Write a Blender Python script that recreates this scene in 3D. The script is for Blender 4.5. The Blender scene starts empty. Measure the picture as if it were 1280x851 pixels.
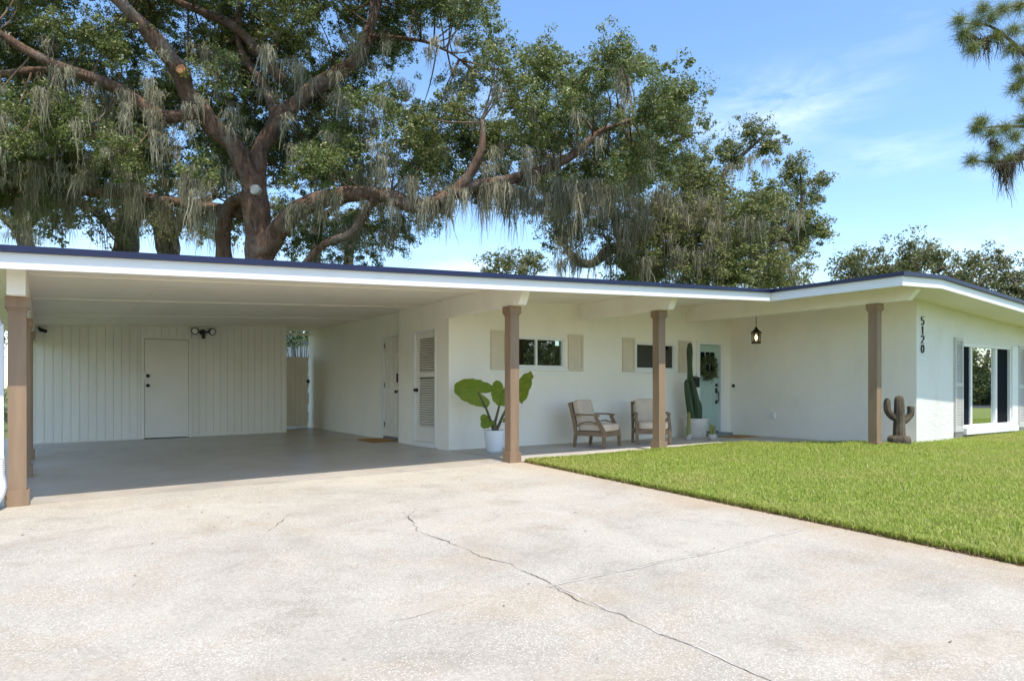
import bpy, bmesh, math, random
import numpy as np
from mathutils import Vector, Matrix, noise as mnoise

random.seed(7); rng = np.random.default_rng(11)
SC = bpy.context.scene
COL = SC.collection
PI = math.pi

# ---------------------------------------------------------------- camera calibration (camera at the origin, raised at the end)
F, CX, HY = 868.0, 640.0, 484.0
YAW = math.atan(585/868.0)
AX = (math.sin(YAW), math.cos(YAW)); RT = (math.cos(YAW), -math.sin(YAW))
def P(px, py, d):
    u = (px-CX)/F
    return Vector((d*(AX[0]+u*RT[0]), d*(AX[1]+u*RT[1]), d*(HY-py)/F))

# ---------------------------------------------------------------- materials
def new_mat(name):
    m = bpy.data.materials.new(name); m.use_nodes = True
    nt = m.node_tree
    for n in list(nt.nodes): nt.nodes.remove(n)
    out = nt.nodes.new('ShaderNodeOutputMaterial')
    b = nt.nodes.new('ShaderNodeBsdfPrincipled')
    nt.links.new(b.outputs[0], out.inputs[0])
    return m, nt, b, out
def nd(nt, t, **kw):
    n = nt.nodes.new(t)
    for k, v in kw.items():
        if k in n.inputs.keys(): n.inputs[k].default_value = v
        else: setattr(n, k, v)
    return n
def ramp(nt, stops, fac=None):
    r = nt.nodes.new('ShaderNodeValToRGB')
    e = r.color_ramp.elements
    while len(e) < len(stops): e.new(0.5)
    for el, (p, c) in zip(e, stops):
        el.position = p
        el.color = (c, c, c, 1) if not isinstance(c, (tuple, list)) else (*c[:3], 1)
    if fac is not None: nt.links.new(fac, r.inputs[0])
    return r
def mixc(nt, a, b, fac, mode='MIX'):
    m = nt.nodes.new('ShaderNodeMix'); m.data_type = 'RGBA'; m.blend_type = mode
    L = nt.links.new
    if hasattr(fac, 'is_linked'): L(fac, m.inputs[0])
    else: m.inputs[0].default_value = fac
    for s, v in ((6, a), (7, b)):
        if hasattr(v, 'is_linked'): L(v, m.inputs[s])
        else: m.inputs[s].default_value = (*v[:3], 1)
    return m.outputs[2]
def coord(nt, scale=(1, 1, 1), rot=(0, 0, 0)):
    g = nt.nodes.new('ShaderNodeNewGeometry')
    mp = nt.nodes.new('ShaderNodeMapping'); mp.inputs['Scale'].default_value = scale
    mp.inputs['Rotation'].default_value = rot
    nt.links.new(g.outputs['Position'], mp.inputs[0])
    return mp.outputs[0]
def noise(nt, vec, scale, detail=4, rough=.55, dist=0):
    n = nd(nt, 'ShaderNodeTexNoise', Scale=scale, Detail=detail, Roughness=rough, Distortion=dist)
    nt.links.new(vec, n.inputs['Vector'])
    return n.outputs[0]
def bump(nt, b, h, strength, dist):
    n = nd(nt, 'ShaderNodeBump', Strength=strength, Distance=dist)
    nt.links.new(h, n.inputs['Height']); nt.links.new(n.outputs[0], b.inputs['Normal'])
def surf(name, col, rough=.6, var=.12, scale=3.0, fine=0, fine_d=.002, spec=.4, dirt=None, stretch=(1, 1, 1), metal=0):
    """painted / mineral / wooden surface: base colour with uneven wear and a little relief"""
    m, nt, b, out = new_mat(name)
    v = coord(nt, stretch)
    n = noise(nt, v, scale, 5)
    c1 = tuple(max(0, c*(1-var)) for c in col); c2 = tuple(min(1, c*(1+var)) for c in col)
    r = ramp(nt, [(.3, c1), (.7, c2)], n)
    colr = r.outputs[0]
    if dirt:
        dn = noise(nt, coord(nt, (1, 1, .35)), dirt[1], 6, .65)
        dr = ramp(nt, [(.52, 0.0), (.75, dirt[2])], dn)
        colr = mixc(nt, colr, dirt[0], dr.outputs[0])
    nt.links.new(colr, b.inputs['Base Color'])
    b.inputs['Roughness'].default_value = rough
    b.inputs['Specular IOR Level'].default_value = spec
    b.inputs['Metallic'].default_value = metal
    if fine:
        bump(nt, b, noise(nt, v, fine, 4), .6, fine_d)
    return m

M = {}
M['white_trim'] = surf('white_paint', (.80, .80, .78), .45, .03, 2.5, 60, .001)
M['ceiling'] = surf('ceiling_paint', (.86, .80, .68), .55, .05, .7, 30, .001, dirt=((.6, .53, .42), .8, .3))
M['beam'] = surf('beam_paint', (.86, .815, .72), .5, .04, 1.5, 40, .0015, dirt=((.6, .5, .38), 1.3, .35))
M['door_paint'] = surf('door_paint', (.80, .76, .69), .4, .04, 2, 80, .0006)
M['shutter'] = surf('shutter_paint', (.66, .585, .455), .55, .05, 4, 60, .001)
M['shutter_grey'] = surf('shutter_pale_paint', (.56, .54, .50), .55, .05, 4, 60, .001)
M['post'] = surf('post_paint', (.275, .185, .115), .6, .13, 1.6, 22, .004, stretch=(7, 7, .7), dirt=((.17, .105, .065), 1.7, .75))
M['navy'] = surf('navy_metal', (.006, .010, .05), .4, .2, 2, spec=.5)
M['shingle'] = surf('roof_shingle', (.06, .06, .07), .9, .3, 8, 40, .004)
M['mint'] = surf('mint_paint', (.42, .545, .49), .4, .05, 2, 60, .0008)
M['black'] = surf('black_metal', (.012, .012, .013), .35, .2, 8)
M['bronze'] = surf('dark_bronze', (.03, .018, .01), .4, .25, 10, metal=.6)
M['grey_block'] = surf('bare_block', (.22, .21, .18), .9, .2, 6, 50, .004)
M['soil'] = surf('soil', (.045, .032, .022), .95, .4, 20, 60, .01)
M['pot_white'] = surf('white_pot_glaze', (.72, .74, .76), .45, .04, 3, 50, .0008)
M['pot_stone'] = surf('pale_stone_pot', (.66, .62, .55), .7, .08, 5, 70, .0015)
M['pot_small'] = surf('small_grey_pot', (.52, .48, .42), .75, .12, 10, 80, .0015)
M['cream'] = surf('cream_fabric', (.64, .525, .41), .9, .05, 6, 300, .001, spec=.2)
M['teak'] = surf('weathered_teak', (.235, .16, .095), .65, .22, 3, 40, .0015, stretch=(1, 1, 3))
M['coir'] = surf('coir', (.42, .21, .06), .95, .2, 12, 160, .004)
M['outlet'] = surf('white_plastic', (.8, .8, .8), .35, .02, 3)
M['carving'] = surf('carved_wood', (.10, .08, .055), .9, .6, 9, 22, .022, stretch=(1, 1, .4))
M['lens'] = surf('lamp_lens', (.75, .75, .74), .15, .03, 5)
M['gate'] = surf('gate_vinyl', (.80, .74, .63), .6, .06, 2, 30, .001, stretch=(4, 4, .5))
M['asphalt'] = surf('asphalt', (.055, .055, .056), .9, .2, 6, 80, .006)
M['vinyl'] = surf('white_vinyl', (.78, .79, .80), .45, .03, 3)
M['step'] = surf('grey_step_paint', (.22, .25, .25), .6, .1, 4, 60, .002)

def wall_mat(name, col, big, fine, d):
    m, nt, b, out = new_mat(name)
    v = coord(nt)
    r = ramp(nt, [(.3, tuple(c*.96 for c in col)), (.7, tuple(min(1, c*1.03) for c in col))], noise(nt, v, 1.1, 6, .6))
    dn = noise(nt, coord(nt, (1.6, 1.6, .5)), 1.7, 7, .65)
    dr = ramp(nt, [(.55, 0.0), (.8, .22)], dn)
    c = mixc(nt, r.outputs[0], (.55, .5, .42), dr.outputs[0])
    nt.links.new(c, b.inputs['Base Color']); b.inputs['Roughness'].default_value = .75
    b.inputs['Specular IOR Level'].default_value = .25
    n1 = noise(nt, v, big, 5, .6); n2 = noise(nt, v, fine, 3, .5)
    mm = nd(nt, 'ShaderNodeMath', operation='ADD'); nt.links.new(n1, mm.inputs[0]); nt.links.new(n2, mm.inputs[1])
    bump(nt, b, mm.outputs[0], .8, d)
    return m
M['wall'] = wall_mat('white_masonry_paint', (.89, .845, .755), 5, 45, .004)
M['stucco'] = wall_mat('white_stucco', (.84, .82, .77), 16, 55, .022)
M['board'] = surf('board_paint', (.84, .81, .73), .55, .04, 1.5, 40, .001, stretch=(1, 1, .25), dirt=((.5, .46, .38), 1.2, .25))

def concrete(name, col, speck, rough, stain, edge=False):
    m, nt, b, out = new_mat(name)
    v = coord(nt)
    L = nt.links.new
    def mul(a_, b_):
        q = nd(nt, 'ShaderNodeMath', operation='MULTIPLY', use_clamp=True); L(a_, q.inputs[0])
        if hasattr(b_, 'is_linked'): L(b_, q.inputs[1])
        else: q.inputs[1].default_value = b_
        return q.outputs[0]
    k = lambda f, w=(1, 1, 1): tuple(min(1, c*f*q) for c, q in zip(col, w))
    big = noise(nt, v, .38, 7, .66, .8)
    base = ramp(nt, [(.30, k(.80)), (.48, k(1)), (.70, k(1.16))], big).outputs[0]
    mid = noise(nt, coord(nt, (1, 1.4, 1), (0, 0, .4)), 1.5, 8, .72, .5)
    base = mixc(nt, base, k(.70, (1, .96, .91)), ramp(nt, [(.50, 0.0), (.72, stain)], mid).outputs[0])
    warm = noise(nt, coord(nt, (.8, 1.2, 1)), .75, 7, .68, .6)
    base = mixc(nt, base, k(1.0, (1.02, .86, .68)), ramp(nt, [(.50, 0.0), (.75, stain)], warm).outputs[0])
    pale = noise(nt, coord(nt, (1.3, .8, 1), (0, 0, -.3)), .95, 8, .72, .4)
    worn = ramp(nt, [(.46, 0.0), (.62, 1.0)], pale).outputs[0]
    base = mixc(nt, base, k(1.26, (1, 1.0, 1.0)), mul(worn, .55*stain))
    # exposed aggregate: pale shell bits and dark pits where the surface has worn
    if speck > .2:
        for sc, tone, lo, hi, amt in ((70, (.79, .745, .67), .18, .36, .75), (34, (.75, .71, .63), .10, .22, .6)):
            vor = nd(nt, 'ShaderNodeTexVoronoi', Scale=sc); L(v, vor.inputs['Vector'])
            sp = ramp(nt, [(lo, 1.0), (hi, 0.0)], vor.outputs['Distance']).outputs[0]
            wn = ramp(nt, [(.38, .22), (.60, 1.0)], noise(nt, v, .8+sc*.01, 7, .68, .5)).outputs[0]
            base = mixc(nt, base, tone, mul(mul(sp, wn), amt*speck))
        for sc, lo, hi in ((19, .05, .10), (47, .10, .2)):
            vd = nd(nt, 'ShaderNodeTexVoronoi', Scale=sc); L(v, vd.inputs['Vector'])
            base = mixc(nt, base, (.17, .14, .11), mul(ramp(nt, [(lo, .5), (hi, 0.0)], vd.outputs['Distance']).outputs[0], speck))
    fn = noise(nt, v, 42, 6, .78)
    base = mixc(nt, base, ramp(nt, [(.32, .60), (.62, 1.0)], fn).outputs[0], .25+.45*speck, 'MULTIPLY')
    if edge:      # rust and earth washed out of the lawn along its edge
        sx_ = nt.nodes.new('ShaderNodeSeparateXYZ'); L(v, sx_.inputs[0])
        ad = nd(nt, 'ShaderNodeMath', operation='MULTIPLY_ADD'); L(noise(nt, v, 1.3, 6, .7), ad.inputs[0]); ad.inputs[1].default_value = 1.1; L(sx_.outputs[0], ad.inputs[2])
        base = mixc(nt, base, (.38, .255, .12), ramp(nt, [(0, 0.0), (1, .38)], mul(nd_map(nt, ad.outputs[0], 5.75, 6.45), 1.0)).outputs[0])
    L(base, b.inputs['Base Color']); b.inputs['Roughness'].default_value = rough
    b.inputs['Specular IOR Level'].default_value = .35
    bump(nt, b, fn, .6, .006*speck+.0005)
    return m
def nd_map(nt, val, lo, hi):
    n = nd(nt, 'ShaderNodeMapRange'); nt.links.new(val, n.inputs[0]); n.inputs[1].default_value = lo; n.inputs[2].default_value = hi; n.clamp = True
    return n.outputs[0]
M['drive'] = concrete('driveway_concrete', (.43, .388, .318), 1.0, .9, .75, True)
M['slab'] = concrete('slab_concrete', (.46, .415, .36), .25, .33, .8)
M['porch'] = concrete('porch_concrete', (.50, .46, .41), .15, .6, .4)
m, nt, b, out = new_mat('crack'); b.inputs['Base Color'].default_value = (.06, .048, .038, 1); b.inputs['Roughness'].default_value = 1; M['crack'] = m
m, nt, b, out = new_mat('joint_ridge')
nt.links.new(ramp(nt, [(.35, (.30, .26, .22)), (.65, (.62, .58, .53))], noise(nt, coord(nt), 9, 5, .7)).outputs[0], b.inputs['Base Color']); b.inputs['Roughness'].default_value = 1; M['ridge'] = m

def leafy(name, stops, transl=.3, rough=.5, spec=.35, patch=None):
    m, nt, b, out = new_mat(name)
    g = nt.nodes.new('ShaderNodeNewGeometry')
    r = ramp(nt, stops, g.outputs['Random Per Island'])
    c = r.outputs[0]
    if patch:
        pn = noise(nt, coord(nt), patch[1], 4, .6)
        c = mixc(nt, c, patch[0], ramp(nt, [(.5, 0.0), (.72, patch[2])], pn).outputs[0])
    nt.links.new(c, b.inputs['Base Color']); b.inputs['Roughness'].default_value = rough
    b.inputs['Specular IOR Level'].default_value = spec
    t = nt.nodes.new('ShaderNodeBsdfTranslucent'); nt.links.new(c, t.inputs[0])
    mx = nt.nodes.new('ShaderNodeMixShader'); mx.inputs[0].default_value = transl
    nt.links.new(b.outputs[0], mx.inputs[1]); nt.links.new(t.outputs[0], mx.inputs[2]); nt.links.new(mx.outputs[0], out.inputs[0])
    return m
M['oak_leaf'] = leafy('oak_leaf', [(0, (.07, .105, .024)), (.5, (.16, .21, .05)), (.85, (.27, .31, .105)), (1, (.38, .36, .18))], .38, .42, .5, patch=((.23, .225, .07), .35, .55))
M['oak_leaf2'] = leafy('oak_leaf_olive', [(0, (.10, .13, .036)), (.5, (.20, .235, .068)), (.85, (.30, .31, .115)), (1, (.37, .33, .17))], .37, patch=((.15, .14, .06), .4, .5))
M['far_leaf'] = leafy('far_leaf', [(0, (.10, .12, .04)), (.5, (.16, .175, .065)), (1, (.24, .22, .10))], .3)
M['moss'] = leafy('spanish_moss', [(0, (.18, .165, .105)), (.5, (.31, .285, .19)), (1, (.47, .44, .32))], .35, .95, .1)
M['moss_dark'] = leafy('spanish_moss_brown', [(0, (.09, .07, .045)), (1, (.19, .155, .10))], .3, .95, .1)
M['needle'] = leafy('pine_needle', [(0, (.12, .17, .045)), (.7, (.25, .305, .09)), (1, (.46, .37, .14))], .35)
M['grass'] = leafy('grass_blade', [(0, (.22, .31, .045)), (.5, (.40, .48, .085)), (.85, (.50, .55, .14)), (1, (.62, .55, .27))], .5, .5, .3, patch=((.52, .48, .17), .55, .6))
M['ear_leaf'] = leafy('elephant_ear_leaf', [(0, (.19, .29, .03)), (1, (.26, .34, .04))], .55, .45, .3, patch=((.45, .38, .08), 11, .55))
M['cactus'] = leafy('cactus_skin', [(0, (.035, .06, .025)), (1, (.05, .08, .03))], .0, .5)
M['cactus_y'] = leafy('cactus_skin_yellow', [(0, (.15, .17, .05)), (1, (.25, .25, .08))], .0, .6)
M['wreath'] = leafy('wreath_leaf', [(0, (.04, .07, .025)), (.6, (.10, .13, .05)), (1, (.22, .20, .10))], .2)

def bark(name, c1, c2):
    m, nt, b, out = new_mat(name)
    v = coord(nt, (1, 1, .3))
    n = noise(nt, v, 5.5, 8, .78, 1.0); n2 = noise(nt, coord(nt), 1.1, 6, .7)
    c = mixc(nt, ramp(nt, [(.35, c1), (.68, c2)], n).outputs[0], (.31, .28, .23), ramp(nt, [(.50, 0.0), (.66, .65)], n2).outputs[0])
    nt.links.new(c, b.inputs['Base Color']); b.inputs['Roughness'].default_value = .95
    bump(nt, b, n, 1, .12)
    return m
M['bark'] = bark('oak_bark', (.045, .026, .017), (.33, .19, .12))
M['bark2'] = bark('grey_bark', (.05, .038, .028), (.18, .14, .105))

def glass(name, refl, tint, ior=1.55):
    m, nt, b, out = new_mat(name)
    nt.nodes.remove(b)
    gl = nd(nt, 'ShaderNodeBsdfGlossy', Roughness=.012); gl.inputs['Color'].default_value = (.9, .93, .92, 1)
    tr = nt.nodes.new('ShaderNodeBsdfTransparent'); tr.inputs[0].default_value = (*tint, 1)
    fr = nd(nt, 'ShaderNodeFresnel', IOR=ior)
    ma = nd(nt, 'ShaderNodeMath', operation='ADD', use_clamp=True); nt.links.new(fr.outputs[0], ma.inputs[0]); ma.inputs[1].default_value = refl
    mx = nt.nodes.new('ShaderNodeMixShader'); nt.links.new(ma.outputs[0], mx.inputs[0])
    nt.links.new(tr.outputs[0], mx.inputs[1]); nt.links.new(gl.outputs[0], mx.inputs[2]); nt.links.new(mx.outputs[0], out.inputs[0])
    return m
M['glass'] = glass('window_glass', .05, (.75, .8, .78))
M['glass_mirror'] = glass('coated_glass', .66, (.4, .45, .45))
M['lamp_glass'] = glass('lantern_glass', .02, (.95, .9, .8))
M['shadow_board'] = surf('louver_gap_shade', (.27, .235, .18), .9, .2, 3)  # dark tone put in for the shade between louver slats
M['dark_room'] = surf('dark_backing', (.02, .021, .02), .9, .2, 2)  # near-black panel colour stands in for unlit rooms behind openings
M['blind'] = surf('blind_slat', (.11, .105, .09), .6, .05, 2)
M['screen'] = surf('insect_screen', (.008, .010, .014), .8, .25, 3, spec=.08, stretch=(14, 14, .2))
m, nt, b, out = new_mat('lamp_bulb'); b.inputs['Base Color'].default_value = (1, .8, .5, 1)
b.inputs['Emission Color'].default_value = (1, .72, .38, 1); b.inputs['Emission Strength'].default_value = 4; M['bulb'] = m
m, nt, b, out = new_mat('lawn_soil')
nt.links.new(ramp(nt, [(.35, (.17, .22, .04)), (.65, (.26, .31, .065))], noise(nt, coord(nt), 3, 6, .7)).outputs[0], b.inputs['Base Color']); b.inputs['Roughness'].default_value = 1
bump(nt, b, noise(nt, coord(nt), 60, 4), 1, .03); M['lawn'] = m
m, nt, b, out = new_mat('ground_grass')
nt.links.new(ramp(nt, [(.35, (.075, .11, .025)), (.6, (.15, .17, .045)), (.75, (.24, .21, .09))], noise(nt, coord(nt), .12, 6, .7)).outputs[0], b.inputs['Base Color']); b.inputs['Roughness'].default_value = 1; M['ground'] = m

# ---------------------------------------------------------------- object helpers
def world_of(o):
    if o is None: return Matrix.Identity(4)
    m = Matrix.LocRotScale(o.location, o.rotation_euler, o.scale)
    return (world_of(o.parent) @ o.matrix_parent_inverse @ m) if o.parent else m
def link(name, me, mat, parent=None, smooth=False):
    o = bpy.data.objects.new(name, me); COL.objects.link(o)
    mats = mat if isinstance(mat, (list, tuple)) else [mat]
    for k in mats: me.materials.append(k if not isinstance(k, str) else M[k])
    if smooth: me.polygons.foreach_set('use_smooth', [True]*len(me.polygons))
    if parent is not None:
        o.parent = parent; o.matrix_parent_inverse = world_of(parent).inverted()
    else:                                        # a top-level mesh gets its origin at its base
        n = len(me.vertices); a = np.empty(n*3, 'f'); me.vertices.foreach_get('co', a); a = a.reshape(-1, 3)
        c = np.array([(a[:, 0].min()+a[:, 0].max())/2, (a[:, 1].min()+a[:, 1].max())/2, a[:, 2].min()], 'f')
        a -= c; me.vertices.foreach_set('co', a.ravel()); o.location = [float(x) for x in c]
    me.update()
    return o
def obj(name, bm, mat, parent=None, smooth=False, bevel=0):
    if bevel:
        bmesh.ops.bevel(bm, geom=[e for e in bm.edges if len(e.link_faces) == 2 and e.calc_face_angle(0) > .6], offset=bevel, segments=2, affect='EDGES', profile=.6, clamp_overlap=True)
    me = bpy.data.meshes.new(name); bm.to_mesh(me); bm.free()
    return link(name, me, mat, parent, smooth)
def thing(name, label, cat, loc=(0, 0, 0), rz=0, group=None):
    o = bpy.data.objects.new(name, None); COL.objects.link(o); o.location = loc; o.rotation_euler = (0, 0, rz)
    o.empty_display_size = .2
    return tag(o, label, cat, group)
def tag(o, label, cat, group=None):
    o['label'] = label; o['category'] = cat
    if group: o['group'] = group
    return o
def struct(o): o['kind'] = 'structure'; return o
def dup(o, loc, rz=0, label=None, scale=None):
    def rec(s, par):
        c = s.copy(); COL.objects.link(c)
        if par is not None: c.parent = par
        for ch in s.children: rec(ch, c)
        return c
    kids = {}
    c = rec(o, None); c.location = loc; c.rotation_euler = (0, 0, rz)
    if scale: c.scale = scale
    if label: c['label'] = label
    return c
def np_mesh(name, V, Fc):
    me = bpy.data.meshes.new(name)
    V = np.asarray(V, 'f'); Fc = np.asarray(Fc, np.int32); k = Fc.shape[1]
    me.vertices.add(len(V)); me.vertices.foreach_set('co', V.ravel())
    me.loops.add(Fc.size); me.loops.foreach_set('vertex_index', Fc.ravel())
    me.polygons.add(len(Fc)); me.polygons.foreach_set('loop_start', np.arange(0, Fc.size, k, dtype=np.int32))
    me.polygons.foreach_set('loop_total', np.full(len(Fc), k, np.int32))
    me.update(calc_edges=True); me.validate(verbose=False)
    return me
def box(bm, x0, x1, y0, y1, z0, z1, mtx=None):
    """z0 / z1 may be functions of x"""
    f0 = z0 if callable(z0) else (lambda x: z0); f1 = z1 if callable(z1) else (lambda x: z1)
    co = [(x0, y0, f0(x0)), (x1, y0, f0(x1)), (x1, y1, f0(x1)), (x0, y1, f0(x0)), (x0, y0, f1(x0)), (x1, y0, f1(x1)), (x1, y1, f1(x1)), (x0, y1, f1(x0))]
    v = [bm.verts.new(mtx @ Vector(c) if mtx else c) for c in co]
    for q in ((0, 3, 2, 1), (4, 5, 6, 7), (0, 1, 5, 4), (1, 2, 6, 5), (2, 3, 7, 6), (3, 0, 4, 7)): bm.faces.new([v[i] for i in q])
    return v
def B(): return bmesh.new()
def prism(bm, pts, axis, a0, a1):
    """pts: outline in the plane across axis (x: (y,z), y: (x,z), z: (x,y))"""
    def mk(p, a): return {'x': (a, p[0], p[1]), 'y': (p[0], a, p[1]), 'z': (p[0], p[1], a)}[axis]
    A = [bm.verts.new(mk(p, a0)) for p in pts]; Bv = [bm.verts.new(mk(p, a1)) for p in pts]
    n = len(pts); fs = [bm.faces.new(A), bm.faces.new(Bv[::-1])]
    for i in range(n): fs.append(bm.faces.new([A[i], Bv[i], Bv[(i+1) % n], A[(i+1) % n]]))
    bmesh.ops.recalc_face_normals(bm, faces=fs)
def lathe(bm, prof, c, seg=32):
    rings = []
    for r, z in prof:
        rings.append([bm.verts.new((c[0]+r*math.cos(2*PI*i/seg), c[1]+r*math.sin(2*PI*i/seg), c[2]+z)) for i in range(seg)])
    for a, b in zip(rings, rings[1:]):
        for i in range(seg): bm.faces.new([a[i], a[(i+1) % seg], b[(i+1) % seg], b[i]])
    for r, fl in ((rings[0], True), (rings[-1], False)):
        bm.faces.new(r[::-1] if fl else r)
def smooth_path(pts, rad, n=6):
    P_, R_ = [], []
    for i in range(len(pts)-1):
        p0 = pts[max(i-1, 0)]; p1 = pts[i]; p2 = pts[i+1]; p3 = pts[min(i+2, len(pts)-1)]
        for k in range(n):
            t = k/n
            P_.append(.5*((2*p1)+(p2-p0)*t+(2*p0-5*p1+4*p2-p3)*t*t+(3*p1-p0-3*p2+p3)*t**3)); R_.append(rad[i]*(1-t)+rad[i+1]*t)
    P_.append(pts[-1]); R_.append(rad[-1])
    return P_, R_
def tube(bm, pts, rad, seg=10, sm=6, rib=None, jit=0, cap=True):
    pts = [Vector(p) for p in pts]
    if sm > 1: pts, rad = smooth_path(pts, rad, sm)
    rings = []
    up = Vector((0, 0, 1)); 
    t0 = (pts[1]-pts[0]).normalized()
    ref = t0.cross(up) if abs(t0.z) < .95 else t0.cross(Vector((0, 1, 0)))
    ref.normalize()
    for i, p in enumerate(pts):
        t = (pts[min(i+1, len(pts)-1)]-pts[max(i-1, 0)]).normalized()
        ref = (ref-t*ref.dot(t)); ref.normalize(); bi = t.cross(ref)
        ring = []
        for k in range(seg):
            a = 2*PI*k/seg; r = rad[i]
            if rib: r *= 1+rib[1]*math.cos(rib[0]*a)
            if jit: r *= 1+jit*mnoise.noise(Vector((p.x*1.5+math.cos(a)*1.2, p.y*1.5+math.sin(a)*1.2, p.z*1.5)))
            ring.append(bm.verts.new(p+(ref*math.cos(a)+bi*math.sin(a))*r))
        rings.append(ring)
    for a, b in zip(rings, rings[1:]):
        for k in range(seg): bm.faces.new([a[k], a[(k+1) % seg], b[(k+1) % seg], b[k]])
    if cap:
        bm.faces.new(rings[0][::-1]); bm.faces.new(rings[-1])
def bar(bm, pts, w, h, side):
    """rectangular bar along a polyline; side = unit vector of its width"""
    pts = [Vector(p) for p in pts]; side = Vector(side).normalized(); rings = []
    for i, p in enumerate(pts):
        t = (pts[min(i+1, len(pts)-1)]-pts[max(i-1, 0)]).normalized(); n = side.cross(t).normalized()
        hh = h[i] if isinstance(h, (list, tuple)) else h
        rings.append([bm.verts.new(p+side*sx*w/2+n*sy*hh/2) for sx, sy in ((-1, -1), (1, -1), (1, 1), (-1, 1))])
    fs = []
    for a, b in zip(rings, rings[1:]):
        for k in range(4): fs.append(bm.faces.new([a[k], a[(k+1) % 4], b[(k+1) % 4], b[k]]))
    fs.append(bm.faces.new(rings[0][::-1])); fs.append(bm.faces.new(rings[-1]))
    bmesh.ops.recalc_face_normals(bm, faces=fs)
def wall(bm, plane, at, thick, a0, a1, z0, ztop, holes):
    """wall sheet with thickness and real openings. plane 'y': runs along x at y=at (front), back at at+thick; plane 'x' likewise along y"""
    As = sorted({a0, a1, *[h[0] for h in holes], *[h[1] for h in holes]}); Zs = sorted({z0, *[h[2] for h in holes if h[2] > z0], *[h[3] for h in holes]})
    nz = len(Zs)
    zt = ztop if callable(ztop) else (lambda a: ztop)
    def solid(i, j):
        if i < 0 or j < 0 or i >= len(As)-1 or j >= nz: return False
        ac = (As[i]+As[i+1])/2; zc = (Zs[j]+(Zs[j+1] if j+1 < nz else zt(ac)))/2
        return not any(h[0] < ac < h[1] and h[2] < zc < h[3] for h in holes)
    cache = {}
    def V(i, j, s):
        if (i, j, s) not in cache:
            a = As[i]; z = Zs[j] if j < nz else zt(a); d = at+thick*s
            cache[(i, j, s)] = bm.verts.new((a, d, z) if plane == 'y' else (d, a, z))
        return cache[(i, j, s)]
    fs = []
    for i in range(len(As)-1):
        for j in range(nz):
            if not solid(i, j): continue
            for s in (0, 1): fs.append(bm.faces.new([V(i, j, s), V(i+1, j, s), V(i+1, j+1, s), V(i, j+1, s)]))
            for di, dj, e in ((-1, 0, ((i, j), (i, j+1))), (1, 0, ((i+1, j), (i+1, j+1))), (0, -1, ((i, j), (i+1, j))), (0, 1, ((i, j+1), (i+1, j+1)))):
                if not solid(i+di, j+dj):
                    (p, q) = e; fs.append(bm.faces.new([V(*p, 0), V(*q, 0), V(*q, 1), V(*p, 1)]))
    bmesh.ops.recalc_face_normals(bm, faces=fs)

# ---------------------------------------------------------------- terrain heights
def cl(v, a, b): return max(a, min(b, v))
def gz(x, y):       # driveway and carport slab
    return -1.10+.012*(cl(x, -6, 5.8)-5.7)+.03*cl(y-8.4, -17, 0)+.003*cl(y-8.4, 0, 10)
def lz(x, y):       # lawn soil
    return -1.095+.03*cl(y-8.4, -17, 0)*(1-.6*cl((x-5.8)/10, 0, 1))+.013*cl(x-7, 0, 12)+.08*math.exp(-((x-11.3)/1.6)**2-((y-6.6)/.9)**2)
def sheet(name, xs, ys, f, mat, inside=None):
    bm = B(); g = {}
    for i, x in enumerate(xs):
        for j, y in enumerate(ys): g[i, j] = bm.verts.new((x, y, f(x, y)))
    for i in range(len(xs)-1):
        for j in range(len(ys)-1):
            if inside and not inside((xs[i]+xs[i+1])/2, (ys[j]+ys[j+1])/2): continue
            bm.faces.new([g[i, j], g[i+1, j], g[i+1, j+1], g[i, j+1]])
    bmesh.ops.delete(bm, geom=[v for v in bm.verts if not v.link_faces], context='VERTS')
    return struct(obj(name, bm, mat, None, True))
xs = [-900, -300, -100, -40, -20, -10, -6, -3, 0, 3, 5.8, 8, 11, 14, 17, 20, 25, 32, 45, 80, 150, 400, 900]
ys = [-900, -300, -100, -50, -30, -20, -14, -8.6, -4, 0, 3, 5.5, 8.4, 11, 14, 18.4, 22, 30, 50, 100, 300, 900]
sheet('ground', xs, ys, lambda x, y: min(gz(x, y), lz(x, y))-.10, 'ground')
lin = lambda a, b, n: [a+(b-a)*i/n for i in range(n+1)]
drive = sheet('driveway', lin(-4, 5.86, 12), lin(-8.6, 8.45, 18), gz, 'drive')
sheet('carport_floor', lin(-.75, 5.95, 8), lin(8.454, 19.2, 8), gz, 'slab')
sheet('road', [-200, -4, 5.86, 200], [-16, -8.604], lambda x, y: gz(x, -8.6)-.05, 'asphalt')
bm = B()
prism(bm, [(5.82, 8.40), (10.4, 8.42), (10.95, 8.40), (11.3, 7.75), (11.75, 7.1), (12.7, 6.5), (12.75, 6.45), (13.24, 6.45), (13.24, 10.56), (5.80, 10.56)], 'z', -1.30, -1.083)
struct(obj('porch_floor', bm, 'porch', bevel=.012))

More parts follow.
